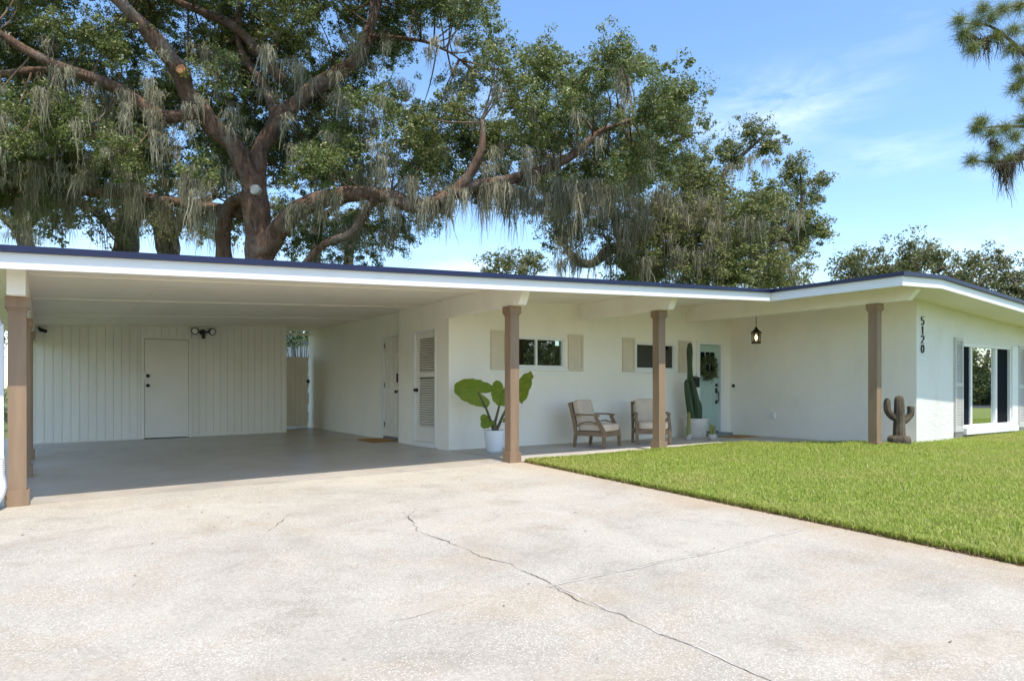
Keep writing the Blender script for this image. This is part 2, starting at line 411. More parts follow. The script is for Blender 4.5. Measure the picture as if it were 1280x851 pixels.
# lawn: soil sheet whose outline follows the paving, and grass blades on it
def lawn_in(x, y):
    if x < 5.92: return False
    if x < 10.4: return y < 8.37
    return y < yt(x)-.02
bm = B()
prism_pts = [(5.885, -8.5), (40, -8.5), (40, 6.37), (12.68, 6.37), (12.6, 7.6), (12.15, 8.27), (11.5, 8.57), (10.4, 8.39), (5.885, 8.37)]
cells = 0
xsl = [5.885, 6.2, 6.8, 7.6, 8.6, 9.6, 10.4, 10.9, 11.25, 11.7, 12.65, 12.68, 15, 18, 22, 30, 40]
ytop = {5.885: 8.37, 10.4: 8.39, 10.9: 8.37, 11.25: 7.72, 11.7: 7.06, 12.65: 6.46, 12.68: 6.37}
def yt(x):
    k = sorted(ytop)
    if x >= k[-1]: return 6.37
    for a, b_ in zip(k, k[1:]):
        if a <= x <= b_: return ytop[a]+(ytop[b_]-ytop[a])*(x-a)/(b_-a)
cols = []
for x in xsl:
    cols.append([bm.verts.new((x, y, lz(x, y)+.012)) for y in [-8.5+(yt(x)+8.5)*t for t in (0, .2, .4, .55, .7, .78, .86, .93, 1)]])
for a, b_ in zip(cols, cols[1:]):
    for j in range(8): bm.faces.new([a[j], b_[j], b_[j+1], a[j+1]])
# turned-down soil edge along the paving
low = [bm.verts.new((v.co.x, v.co.y, v.co.z-.12)) for v in cols[0]]
for j in range(8): bm.faces.new([low[j], cols[0][j], cols[0][j+1], low[j+1]])
tops = [c[-1] for c in cols]; lowt = [bm.verts.new((v.co.x, v.co.y+.002, v.co.z-.12)) for v in tops]
for j in range(len(tops)-1): bm.faces.new([tops[j], tops[j+1], lowt[j+1], lowt[j]])
bm.faces.ensure_lookup_table()
for f_ in bm.faces:
    f_.normal_update()
    if abs(f_.normal.z) < .5: f_.material_index = 1
struct(obj('lawn', bm, ['lawn', 'soil']))

def grass():
    N = 700000
    x = 5.87+(24-5.87)*rng.random(N)**1.15; y = -1.6+10.3*rng.random(N)
    keep = np.fromiter((lawn_in(a, b_) or (a >= 5.87 and a < 5.92 and b_ < 8.37) for a, b_ in zip(x, y)), bool, N) & (y > .22*x-2.6)
    x, y = x[keep], y[keep]
    # extra fringe along the driveway and the paving edge
    fy = rng.random(9000)*7+1.4; fx = np.fromiter((5.885+.10*random.random()**1.5+.045*mnoise.noise(Vector((0, q*2.2, 5)))+.03*mnoise.noise(Vector((0, q*7, 9))) for q in fy), float, 9000).clip(5.865)
    gx = 5.95+4.5*rng.random(6000); gy = 8.36-.06*rng.random(6000)
    x = np.concatenate([x, fx, gx]); y = np.concatenate([y, fy, gy]); n = len(x)
    z = np.fromiter((lz(a, b_) for a, b_ in zip(x, y)), float, n)+.008
    nz = np.fromiter((mnoise.noise(Vector((a*1.7, b_*1.7, 0)))*.6+mnoise.noise(Vector((a*6, b_*6, 3)))*.5 for a, b_ in zip(x, y)), float, n)
    h = (.046+.016*nz+.014*rng.standard_normal(n)).clip(.018, .095)
    a = rng.random(n)*2*PI; lean = .25+.75*rng.random(n); w = .0028+.0026*rng.random(n)
    dx, dy = np.cos(a), np.sin(a); sx, sy = -dy*w, dx*w
    V = np.empty((n, 5, 3))
    V[:, 0] = np.stack([x-sx, y-sy, z-.01], 1); V[:, 1] = np.stack([x+sx, y+sy, z-.01], 1)
    mx, my, mz = x+dx*h*lean*.4, y+dy*h*lean*.4, z+h*.62
    V[:, 2] = np.stack([mx+sx*.85, my+sy*.85, mz], 1); V[:, 3] = np.stack([mx-sx*.85, my-sy*.85, mz], 1)
    V[:, 4] = np.stack([x+dx*h*lean*1.05, y+dy*h*lean*1.05, z+h*(1-.25*lean)], 1)
    i = np.arange(n)*5
    Fq = np.stack([i, i+1, i+2, i+3], 1); Ft = np.stack([i+3, i+2, i+4], 1)
    tri = np.concatenate([Fq[:, [0, 1, 2]], Fq[:, [0, 2, 3]], Ft])
    me = np_mesh('grass', V.reshape(-1, 3), tri)
    o = link('grass', me, 'grass'); o['kind'] = 'stuff'; tag(o, 'bright green mown grass covering the front lawn', 'grass')
grass()
def thatch():
    n = 16000; y = rng.random(n)*7.2+1.2; x = 5.845+.05*rng.random(n); z = np.fromiter((lz(a, b_) for a, b_ in zip(x, y)), float, n)-.05+.05*rng.random(n)
    d = rng.standard_normal((n, 3))*np.array([.5, 1, .6])+np.array([-.5, 0, .15]); d /= np.linalg.norm(d, axis=1)[:, None]
    l = (.02+.035*rng.random(n))[:, None]; c = np.stack([x, y, z], 1); s_ = np.cross(d, rng.standard_normal((n, 3))); s_ /= np.linalg.norm(s_, axis=1)[:, None]; s_ *= .0028
    V = np.stack([c-s_, c+s_, c+d*l+s_*.4, c+d*l-s_*.4], 1); i = np.arange(n)*4
    o = link('dry_thatch', np_mesh('dry_thatch', V.reshape(-1, 3), np.stack([i, i+1, i+2, i+3], 1)), 'thatch'); o['kind'] = 'stuff'; tag(o, 'dry brown thatch along the lawn edge beside the driveway', 'thatch')
M['thatch'] = leafy('dry_thatch', [(0, (.10, .06, .03)), (.6, (.24, .16, .08)), (1, (.40, .30, .16))], .2, .9, .1)
thatch()

# cracks and slab joints of the driveway
def strip(bm, pts, w, seed, dz=.004, gaps=0.0, amp=.02, step=.03):
    r = random.Random(seed)
    W = [P(px, py, 1) for px, py in pts]; G = []
    for q in W:           # on the driveway plane
        t = 1.0
        for _ in range(12): t = gz(q.x*t, q.y*t)/q.z
        G.append(Vector((q.x*t, q.y*t, 0)))
    path = []
    for a, b_ in zip(G, G[1:]):
        n = max(2, int((b_-a).length/step))
        for k in range(n): path.append(a.lerp(b_, k/n))
    path.append(G[-1])
    prev = None; on = True
    for i, p in enumerate(path):
        t = (path[min(i+1, len(path)-1)]-path[max(i-1, 0)]).normalized(); nrm = Vector((-t.y, t.x, 0))
        o = amp*(mnoise.noise(p*3.1+Vector((seed, 0, 0)))*2+mnoise.noise(p*9)*1.3+mnoise.noise(p*26)*.7)
        ww = .6*w*(.12+2.6*abs(mnoise.noise(p*2.3+Vector((0, seed, 0))))**1.3+.5*r.random()*abs(mnoise.noise(p*7)))
        if gaps and mnoise.noise(p*1.9+Vector((0, 0, seed))) > .35-gaps: prev = None; continue
        c = p+nrm*o
        l = bm.verts.new((*(c+nrm*ww).xy, gz(c.x, c.y)+dz)); q = bm.verts.new((*(c-nrm*ww).xy, gz(c.x, c.y)+dz))
        if prev: bm.faces.new([prev[0], prev[1], q, l])
        prev = (l, q)
for pts, w, sd, gp, amp in (([(505, 640), (520, 662), (560, 678), (620, 700), (672, 722), (692, 733)], .006, 1, 0, .02), ([(692, 733), (740, 756), (800, 782), (830, 795)], .006, 2, 0, .015),
                  ([(826, 793), (880, 815), (960, 850), (1000, 870)], .007, 3, 0, .012), ([(690, 733), (640, 744), (570, 757), (500, 775), (420, 792)], .005, 4, .38, .015),
                  ([(480, 625), (520, 635), (508, 648)], .004, 5, .25, .02), ([(335, 664), (350, 655), (360, 643)], .005, 6, 0, .02),
                  ([(700, 728), (800, 707), (900, 687), (1000, 660)], .003, 7, .12, .006), ([(400, 660), (440, 652), (480, 645)], .003, 9, .3, .02), ([(60, 640), (110, 645)], .004, 10, .3, .02)):
    bm = B(); strip(bm, pts, w, sd, .005, gp, amp)
    if bm.faces: obj('crack', bm, 'crack', drive)
    else: bm.free()
bm = B(); strip(bm, [(696, 731), (800, 709), (900, 689), (1003, 662)], .02, 8, .003, 0, .006); obj('joint', bm, 'ridge', drive)
bm = B(); strip(bm, [(692, 731), (760, 762), (840, 796), (960, 848), (1000, 866)], .013, 12, .003, .05, .012); obj('joint', bm, 'ridge', drive)

def litter():
    n = 90; x = -3.5+9.2*rng.random(n); y = .8+7.4*rng.random(n); y[:40] = 6.2+1.9*rng.random(40)
    z = np.fromiter((gz(a, b_) for a, b_ in zip(x, y)), float, n)+.006; a = rng.random(n)*2*PI; l = .008+.017*rng.random(n); w_ = l*.32
    V = np.stack([np.stack([x-np.cos(a)*l, y-np.sin(a)*l, z], 1), np.stack([x-np.sin(a)*w_, y+np.cos(a)*w_, z+.006*rng.random(n)], 1), np.stack([x+np.cos(a)*l, y+np.sin(a)*l, z+.004], 1), np.stack([x+np.sin(a)*w_, y-np.cos(a)*w_, z], 1)], 1)
    i = np.arange(n)*4; o = link('leaf_litter', np_mesh('leaf_litter', V.reshape(-1, 3), np.stack([i, i+1, i+2, i+3], 1)), 'litter'); o['kind'] = 'stuff'; tag(o, 'tiny brown fallen leaves scattered over the concrete driveway', 'leaf litter')
M['litter'] = leafy('dry_leaf', [(0, (.09, .05, .025)), (.7, (.24, .15, .07)), (1, (.36, .27, .15))], .1, .8, .2)
litter()

# ---------------------------------------------------------------- HOUSE
RX = 12.3
def zf(x): return 1.09+.043*(x+.33) if x <= RX else 1.633-.062*(x-RX)
ceil_z = lambda x: zf(x)+.15
YF, YW, XJ = 7.9, 5.55, 11.05
XL, XR, YB = -.85, 21.0, 18.6
YP, XS, XREC, XW, YWW = 10.56, 5.80, 5.92, 13.24, 6.40    # porch wall, carport side wall, recessed part, wing side wall, wing front wall
house = thing('ranch_house', 'low white ranch house with navy roof edge, brown porch posts and open carport', 'house', (8, 12, -1.1))
H = house
# roof deck
bm = B()
off = lambda d: (lambda x: zf(x)+d)
for x0, x1, y0 in ((XL, XJ, YF), (XJ, RX, YW), (RX, XR, YW)):
    box(bm, x0, x1, y0+.001, YB, off(.158), off(.207))
obj('roof', bm, 'shingle', H)
bm = B()
e = .045
box(bm, XL, XJ-e, YF-e, YF, off(.152), off(.212)); box(bm, XJ-e, XJ, YW-e, YF, zf(XJ)+.152, zf(XJ)+.212)
for x0, x1 in ((XJ, RX), (RX, XR)): box(bm, x0, x1, YW-e, YW, off(.152), off(.212))
obj('drip_edge', bm, 'navy', H)
for x0, x1, y0 in ((XL, XJ, YF),):
    bm = B(); box(bm, x0, x1, y0, y0+.03, off(0), off(.150)); obj('fascia', bm, 'white_trim', H)
bm = B(); box(bm, XJ+.001, XJ+.03, YW+.03, YF-.001, zf(XJ), zf(XJ)+.150); obj('fascia', bm, 'white_trim', H)
bm = B()
for x0, x1 in ((XJ+.001, RX), (RX, XR)): box(bm, x0, x1, YW, YW+.03, off(0), off(.150))
obj('fascia', bm, 'white_trim', H)
# ceilings
bm = B()
box(bm, XL, RX, YF+.03, YB, off(.148), off(.156)); box(bm, RX, XW+.2, YF+.03, YP+.2, off(.148), off(.156))
obj('ceiling', bm, 'ceiling', H)
bm = B()
box(bm, XJ+.03, RX, YW+.03, YF+.2, off(.03), off(.04)); box(bm, RX, XW, YW+.03, YF+.2, off(.03), off(.04)); box(bm, XW, XR, YW+.03, YWW+.1, off(.03), off(.04))
obj('soffit', bm, 'ceiling', H)
for y in (9.35, 11.8, 14.4, 16.6):
    bm = B(); box(bm, -.12, 5.78, y-.03, y+.03, off(.135), off(.1475)); obj('ceiling_batten', bm, 'ceiling', H, bevel=.003)
for x in (1.24, 3.68):
    for y0, y1 in ((7.95, 9.31), (9.39, 11.76), (11.84, 14.36), (14.44, 16.56)):
        bm = B(); box(bm, x-.012, x+.012, y0, y1, off(.143), off(.1478)); obj('ceiling_batten', bm, 'ceiling', H)
# walls
W1 = (7.03, 8.36, .36, .95); W2 = (10.22, 11.42, .36, .95); FD = (12.14, 12.92, -1.2, 1.0); WW = (15.03, 17.28, -.80, .86)
bm = B(); wall(bm, 'y', YP, .2, XS+.12, XW, -1.2, ceil_z, [W1, W2, FD]); obj('wall', bm, 'wall', H)
LD = (11.03, 11.92, -1.2, 1.05)
bm = B(); wall(bm, 'x', XS, .12, YP, 12.63, -1.2, ceil_z(XS), [LD]); obj('wall', bm, 'wall', H)
PD = (12.80, 13.66, -1.2, 1.06)
bm = B(); wall(bm, 'x', XREC, .15, 12.63, YB, -1.2, ceil_z(XREC), [PD]); obj('wall', bm, 'wall', H)
bm = B(); box(bm, XS+.0, XREC-.001, 12.62, 12.63, -1.2, ceil_z(XS)); obj('wall_return', bm, 'wall', H)
bm = B(); wall(bm, 'x', XW, .2, YWW+.003, YP, -1.3, zf(XW)+.145, []); obj('wall', bm, 'wall', H)
bm = B(); wall(bm, 'y', YWW, .2, XW+.003, XR-.6, -1.3, off(.031), [WW]); obj('wall', bm, 'stucco', H)
bm = B(); wall(bm, 'x', XR-.8, .2, YWW+.2, YB, -1.3, zf(XR-.6)+.12, []); wall(bm, 'y', YB-.25, .2, XREC+.15, XR-.8, -1.3, lambda x: zf(x)+.145, []); obj('wall', bm, 'wall', H)
# storage room of the carport: vertical boards, groove by groove
YS = 16.93; SX0, SX1 = -.30, 4.85
SDX = (1.80, 2.68)
bm = B()
x = SX0; r = random.Random(3)
while x < SX1-.01:
    w = min(.152, SX1-x)
    x1 = x+w
    for a, b_, z0 in ((x, x1, -1.2),):
        segs = [(a, b_, z0)]
        if b_ > SDX[0]-.07 and a < SDX[1]+.07:
            segs = []
            if a < SDX[0]-.07: segs.append((a, SDX[0]-.07, z0))
            if b_ > SDX[1]+.07: segs.append((SDX[1]+.07, b_, z0))
            segs.append((max(a, SDX[0]-.07), min(b_, SDX[1]+.07), 1.10))
        for s0, s1, zz in segs:
            if s1-s0 < .004: continue
            zb = zz if zz > 0 else gz((s0+s1)/2, YS)+.022
            yy = YS-.016-.0015*r.random()
            box(bm, s0+.0045, s1-.0045, yy, YS-.001, zb, ceil_z((s0+s1)/2)-.004)
    x = x1
obj('board_wall', bm, 'board', H, bevel=.004)
bm = B(); wall(bm, 'y', YS, .1, SX0, SX1, -1.2, ceil_z, [(SDX[0], SDX[1], -1.2, 1.06)]); box(bm, SX1-.1, SX1, YS+.101, YB, -1.2, ceil_z(SX1)-.003); box(bm, SX0, SX0+.1, YS+.101, YB, -1.2, ceil_z(SX0)-.01); obj('wall', bm, 'board', H)
bm = B(); box(bm, 4.86, XREC-.01, YB-.12, YB, 1.40, ceil_z(5)-.02); obj('header', bm, 'beam', H)

# beams
def porch_beam(xc, zb, y0, y1, top, end=.14):
    bm = B(); w = .07
    prism(bm, [(y0+end, zb), (y1, zb), (y1, top), (y0, top), (y0, top-.05)], 'x', xc-w, xc+w)
    obj('beam', bm, 'beam', H, bevel=.004)
porch_beam(5.72, 1.19, 8.08, 10.555, zf(5.72)+.144)
porch_beam(8.77, 1.315, 8.08, 10.555, zf(8.77)+.144)
bm = B(); ta, tb = zf(11.82)+.029, zf(11.82)+.144
prism(bm, [(5.82, 1.43), (10.555, 1.43), (10.555, tb), (8.12, tb), (8.12, ta), (5.68, ta), (5.68, ta-.05)], 'x', 11.75, 11.89); obj('beam', bm, 'beam', H)
bm = B(); box(bm, -.30, -.15, 8.26, 16.9, .895, off(.144)); obj('beam', bm, 'beam', H, bevel=.004)
# posts
def post(xc, yc, zb, zt):
    bm = B(); box(bm, xc-.076, xc+.076, yc-.076, yc+.076, zb+.15, zt-.11); p = obj('post', bm, 'post', H, bevel=.005)
    bm = B(); box(bm, xc-.1, xc+.1, yc-.1, yc+.1, zb, zb+.155); obj('post_base', bm, 'post', p, bevel=.007)
    bm = B(); box(bm, xc-.1, xc+.1, yc-.1, yc+.1, zt-.11, zt); box(bm, xc-.086, xc+.086, yc-.086, yc+.086, zt-.135, zt-.1101); obj('post_cap', bm, 'post', p, bevel=.005)
post(-.22, 8.49, gz(-.22, 8.4)-.004, .894); post(-.22, 11.07, gz(-.22, 11), .894); post(-.22, 13.60, gz(-.22, 13.6), .894)
post(5.72, 8.49, -1.102, 1.189); post(8.77, 8.49, -1.085, 1.314); post(11.82, 6.40, -1.09, 1.429)
# downspout beside the first post, with a ribbed drain hose
bm = B(); dsx = -.378
box(bm, dsx-.05, dsx+.05, 8.46, 8.54, -.72, .62); obj('downspout', bm, 'vinyl', H, bevel=.012)
bm = B(); tube(bm, [(dsx, 8.50, .61), (dsx-.06, 8.42, .72), (dsx-.2, 8.2, .92), (dsx-.22, 8.12, 1.10)], [.05]*4, 10, 5); obj('downspout_elbow', bm, 'vinyl', H, True)
bm = B()
pp, rr = smooth_path([Vector((dsx, 8.50, -.70)), Vector((dsx, 8.46, -.86)), Vector((dsx+.0, 8.32, -1.02)), Vector((dsx-.12, 8.08, -1.115)), Vector((dsx-.5, 7.8, -1.12))], [.066]*5, 16)
tube(bm, pp, [.058+.012*(i % 2) for i in range(len(pp))], 14, 1); obj('drain_hose', bm, 'vinyl', H)

# windows ----------------------------------------------------------
def frame_rect(bm, x0, x1, z0, z1, w, y0, y1):
    box(bm, x0, x1, y0, y1, z0, z0+w); box(bm, x0, x1, y0, y1, z1-w, z1)
    box(bm, x0, x0+w, y0, y1, z0+w, z1-w); box(bm, x1-w, x1, y0, y1, z0+w, z1-w)
def porch_window(h, blind):
    x0, x1, z0, z1 = h; bm = B()
    frame_rect(bm, x0, x1, z0, z1, .055, YP+.012, YP+.10)
    xm = (x0+x1)/2; box(bm, xm-.022, xm+.022, YP+.03, YP+.09, z0+.055, z1-.055)
    win = obj('window', bm, 'white_trim', H, bevel=.004)
    for a, b_ in ((x0+.055, xm-.022), (xm+.022, x1-.055)):
        bm = B(); box(bm, a+.001, b_-.001, YP+.055, YP+.061, z0+.056, z1-.056); obj('pane', bm, 'glass', win)
    bm = B(); box(bm, x0-.05, x1+.05, YP-.045, YP-.001, z0-.05, z0-.002); obj('sill', bm, 'white_trim', win, bevel=.006)
    bm = B(); box(bm, x0+.0, x1-.0, YP-.014, YP-.001, z0-.125, z0-.11); obj('apron', bm, 'white_trim', win)
    bm = B()
    if blind:
        z = z0+.07
        while z < z1-.06:
            box(bm, xm+.03, x1-.06, YP+.11, YP+.125, z, z+.022, Matrix.Identity(4)); z += .034
        obj('blind', bm, 'blind', win)
        bm = B()
    box(bm, x0-.1, x1+.1, YP+.45, YP+.46, z0-.1, z1+.1); obj('dark_backing', bm, 'dark_room', win)
porch_window(W1, False); porch_window(W2, True)
def panel_shutter(x0, x1, z0, z1, y, mat):
    bm = B(); box(bm, x0, x1, y-.020, y-.001, z0, z1)
    w = .05
    for a in ((x0, x0+w, z0, z1), (x1-w, x1, z0, z1), (x0+w, x1-w, z0, z0+.07), (x0+w, x1-w, z1-.07, z1)): box(bm, a[0]+.0005, a[1]-.0005, y-.036, y-.0202, a[2]+.0005, a[3]-.0005)
    obj('shutter', bm, mat, H, bevel=.003)
for a in ((6.65, 6.985), (8.42, 8.79), (9.84, 10.18), (11.50, 11.91)): panel_shutter(*a, .32, 1.02, YP, 'shutter')
# large window of the wing
x0, x1, z0, z1 = WW
bm = B(); frame_rect(bm, x0, x1, z0, z1, .05, YWW+.0, YWW+.10)
xa, xb = 15.475, 16.62
for xx in (xa, xb): box(bm, xx-.04, xx+.04, YWW+.02, YWW+.09, z0+.05, z1-.05)
win = obj('window', bm, 'white_trim', H, bevel=.004)
bm = B(); box(bm, x0+.051, xa-.041, YWW+.05, YWW+.056, z0+.051, z1-.051); obj('pane', bm, 'screen', win)['label'] = 'dark screened window pane'
bm = B(); box(bm, xb+.041, x1-.051, YWW+.05, YWW+.056, z0+.051, z1-.051); obj('pane', bm, 'screen', win)['label'] = 'dark screened window pane'
bm = B(); box(bm, xa+.041, xb-.041, YWW+.062, YWW+.068, z0+.051, z1-.051); obj('pane', bm, 'glass_mirror', win)['label'] = 'mirror-like centre pane reflecting trees and lawn'
bm = B(); box(bm, x0-.1, x1+.1, YWW+.5, YWW+.51, z0-.1, z1+.1); obj('dark_backing', bm, 'dark_room', win)
bm = B(); box(bm, x0-.02, x1+.16, YWW-.09, YWW-.001, z0-.13, z0-.003); obj('sill', bm, 'white_trim', win, bevel=.01)
frm = B(); box(frm, x1+.002, x1+.3, YWW-.03, YWW-.001, z0, z1+.02); obj('casing', frm, 'white_trim', win, bevel=.004)
bm = B(); box(bm, x0-.02, x1+.16, YWW-.02, YWW-.001, -1.2, z0-.133); obj('window_base', bm, 'grey_block', win)
def louver_shutter(x0, x1, z0, z1, y):
    bm = B(); w = .045
    box(bm, x0, x1, y-.012, y-.001, z0, z1)
    for a in ((x0, x0+w, z0, z1), (x1-w, x1, z0, z1), (x0+w, x1-w, z0, z0+.1), (x0+w, x1-w, z1-.08, z1), (x0+w, x1-w, (z0+z1)/2-.04, (z0+z1)/2+.04)): box(bm, a[0]+.0005, a[1]-.0005, y-.04, y-.0122, a[2]+.0005, a[3]-.0005)
    z = z0+.11
    while z < z1-.1:
        m_ = Matrix.Translation((0, y-.026, z)) @ Matrix.Rotation(-.7, 4, 'X')
        if abs(z-(z0+z1)/2) > .06: box(bm, x0+w, x1-w, -.004, .004, -.014, .014, m_)
        z += .034
    obj('shutter', bm, 'shutter_grey', H)
louver_shutter(14.67, 15.0, -.87, .97, YWW); louver_shutter(17.60, 17.93, -.87, .90, YWW)
for xx in (14.67, 17.60):
    bm = B(); box(bm, xx, xx+.33, YWW-.03, YWW-.001, -.99, -.88); obj('block_below_shutter', bm, 'grey_block', H)  # small grey block under each wing shutter

# doors --------------------------------------------------------------
def knob(par, c, axis, r=.028):
    bm = B(); c = Vector(c); ax = Vector(axis)
    tube(bm, [c, c+ax*.012], [r*1.15, r*1.15], 16, 1); tube(bm, [c+ax*.0121, c+ax*.04], [r*.5, r*.5], 12, 1)
    tube(bm, [c+ax*.0401, c+ax*.05, c+ax*.065, c+ax*.075], [r*.7, r, r, r*.6], 16, 1); return obj('door_knob', bm, 'black', par, True)
# flush door in the board wall
zb = gz(2.2, YS)+.02
bm = B(); box(bm, SDX[0]+.006, SDX[1]-.006, YS-.02, YS+.03, zb, 1.05); sd = obj('flush_door', bm, 'door_paint', H, bevel=.004)
bm = B(); frame = [(SDX[0]-.07, SDX[0]-.001, zb-.02, 1.058), (SDX[1]+.001, SDX[1]+.07, zb-.02, 1.058), (SDX[0]-.07, SDX[1]+.07, 1.0585, 1.10)]
for a in frame: box(bm, a[0], a[1], YS-.034, YS+.03, a[2], a[3])
obj('door_frame', bm, 'board', sd, bevel=.003)
bm = B(); box(bm, SDX[0]-.03, SDX[1]+.03, YS+.101, YS+.11, -1.2, 1.09); obj('dark_backing', bm, 'dark_room', sd)  # added backing, blocks light leaking through the gaps round the door
for z in (.28, .07):
    knob(sd, (SDX[0]+.07, YS-.02, z-.03), (0, -1, 0), .032)
bm = B(); box(bm, SDX[0]-.03, SDX[0]+.02, YS-.038, YS-.0345, .17, .33); obj('latch_plate', bm, 'outlet', sd)
for z in (.85, -.75):
    bm = B(); tube(bm, [(SDX[1]-.002, YS-.026, z), (SDX[1]-.002, YS-.026, z+.09)], [.007, .007], 8, 1); obj('hinge', bm, 'door_paint', sd)
# six panel door, recessed wall
zb = gz(5.9, 13)+.07
y0, y1 = PD[0]+.045, PD[1]-.045
bm = B(); box(bm, XREC+.03, XREC+.07, y0, y1, zb, 1.03); pdo = obj('panel_door', bm, 'door_paint', H)
yc = (y0+y1)/2
bm = B()
for za, zb2 in ((.70, .95), (.02, .62), (-.85, -.10)):
    for ya, yb2 in ((y0+.1, yc-.045), (yc+.045, y1-.1)):
        box(bm, XREC+.018, XREC+.0298, ya+.035, yb2-.035, za+.035, zb2-.035)
        for q in ((ya, yb2, za, za+.022), (ya, yb2, zb2-.022, zb2), (ya, ya+.022, za+.0225, zb2-.0225), (yb2-.022, yb2, za+.0225, zb2-.0225)): box(bm, XREC+.008, XREC+.0297, *q)
obj('door_panel', bm, 'door_paint', pdo, bevel=.003)
bm = B()
for a in ((PD[0], y0-.002, -1.10, 1.06), (y1+.002, PD[1]+.03, -1.10, 1.06), (y0-.002, y1+.002, 1.033, 1.06)): box(bm, XREC-.015, XREC+.09, a[0], a[1], a[2], a[3])
obj('door_frame', bm, 'white_trim', pdo, bevel=.004)
bm = B(); box(bm, XREC-.01, XREC+.1, y0, y1, -1.12, zb-.003); obj('threshold', bm, 'grey_block', pdo)
for z in (.82, .0, -.82):
    bm = B(); tube(bm, [(XREC+.022, y1-.004, z), (XREC+.022, y1-.004, z+.1)], [.009, .009], 8, 1); obj('hinge', bm, 'bronze', pdo)
knob(pdo, (XREC+.03, y0+.12, -.09), (-1, 0, 0), .03); bm = B(); box(bm, XREC+.005, XREC+.0298, y0+.09, y0+.15, .10, .28); obj('keypad_lock', bm, 'black', pdo, bevel=.006)
# louvered door
y0, y1 = LD[0]+.03, LD[1]-.03; zb = -1.0; zt = 1.02
bm = B()
for a in ((y0, y0+.1, zb, zt), (y1-.1, y1, zb, zt), (y0+.1, y1-.1, zb, zb+.28), (y0+.1, y1-.1, .19, .28), (y0+.1, y1-.1, zt-.12, zt)): box(bm, XS+.03, XS+.065, a[0], a[1], a[2], a[3])
ldo = obj('louvered_door', bm, 'door_paint', H, bevel=.003)
bm = B(); 
for za, zb2 in ((zb+.285, .185), (.285, zt-.125)):
    z = za+.015
    while z < zb2-.01:
        m_ = Matrix.Translation((XS+.047, 0, z)) @ Matrix.Rotation(.75, 4, 'Y')
        box(bm, -.004, .004, y0+.1, y1-.1, -.015, .015, m_); z += .044
obj('louver', bm, 'door_paint', ldo)
bm = B(); box(bm, XS+.085, XS+.09, y0+.05, y1-.05, zb+.05, zt-.05); obj('louver_shade_back', bm, 'shadow_board', ldo)  # dark sheet added so the slat gaps look shaded
bm = B()
for a in ((LD[0]-.0, y0-.003, -1.06, 1.05), (y1+.003, LD[1]+.04, -1.06, 1.05), (y0-.003, y1+.003, 1.023, 1.05)): box(bm, XS-.014, XS+.10, a[0], a[1], a[2], a[3])
box(bm, XS-.02, XS+.1, y0-.002, y1+.002, -1.09, -1.006)
obj('door_frame', bm, 'white_trim', ldo, bevel=.004)
knob(ldo, (XS+.03, y1-.05, -.05), (-1, 0, 0), .032)
# mint front door
x0, x1 = FD[0]+.04, FD[1]-.04; zb, zt = -1.0, .965
bm = B(); box(bm, x0, x1, YP+.06, YP+.10, zb, zt)
fdo = obj('front_door', bm, 'mint', H, bevel=.003)
lx0, lx1, lz0, lz1 = x0+.09, x1-.13, .27, .80
bm = B(); frame_rect(bm, lx0-.03, lx1+.03, lz0-.03, lz1+.03, .03, YP+.046, YP+.0598)
for k in (1, 2): xx = lx0+(lx1-lx0)*k/3; box(bm, xx-.008, xx+.008, YP+.047, YP+.0596, lz0, lz1)
zz = (lz0+lz1)/2; 
for k in (0, 1, 2):
    xa2 = lx0+(lx1-lx0)*k/3+(.0085 if k else 0); xb2 = lx0+(lx1-lx0)*(k+1)/3-(.0085 if k < 2 else 0)
    box(bm, xa2, xb2, YP+.047, YP+.0596, zz-.008, zz+.008)
obj('light_frame', bm, 'mint', fdo)
bm = B(); box(bm, lx0, lx1, YP+.0562, YP+.0595, lz0, lz1); obj('door_glass', bm, 'screen', fdo)
bm = B()
for k in range(1, 4): xx = x0+(x1-x0)*k/4; box(bm, xx-.004, xx+.004, YP+.056, YP+.0598, zb+.25, lz0-.12)
obj('door_groove', bm, 'mint', fdo)
bm = B()
for a in ((FD[0]-.07, x0-.003, -1.08, 1.03), (x1+.003, FD[1]+.07, -1.08, 1.03), (x0-.003, x1+.003, zt+.004, 1.03)): box(bm, a[0], a[1], YP-.022, YP+.12, a[2], a[3])
obj('door_frame', bm, 'white_trim', fdo, bevel=.005)
bm = B(); box(bm, x0-.002, x1+.002, YP+.05, YP+.13, -1.085, zb-.004); obj('threshold', bm, 'black', fdo)
bm = B(); box(bm, x0-.02, x1+.07, YP-.30, YP-.024, -1.083, -1.02); obj('door_step', bm, 'step', fdo, bevel=.006)
hx = x1-.065
bm = B(); tube(bm, [(hx, YP+.0598, .05), (hx, YP+.03, .05)], [.034, .034], 18, 1); obj('deadbolt', bm, 'black', fdo)
bm = B(); box(bm, hx-.03, hx+.03, YP+.045, YP+.0598, -.13, -.02); box(bm, hx-.028, hx+.028, YP+.045, YP+.0598, -.37, -.30)
tube(bm, [(hx, YP+.0449, -.10), (hx, YP-.01, -.115), (hx, YP-.02, -.2), (hx, YP-.01, -.31), (hx, YP+.0449, -.335)], [.011]*5, 10, 5); obj('door_handle', bm, 'black', fdo, True)

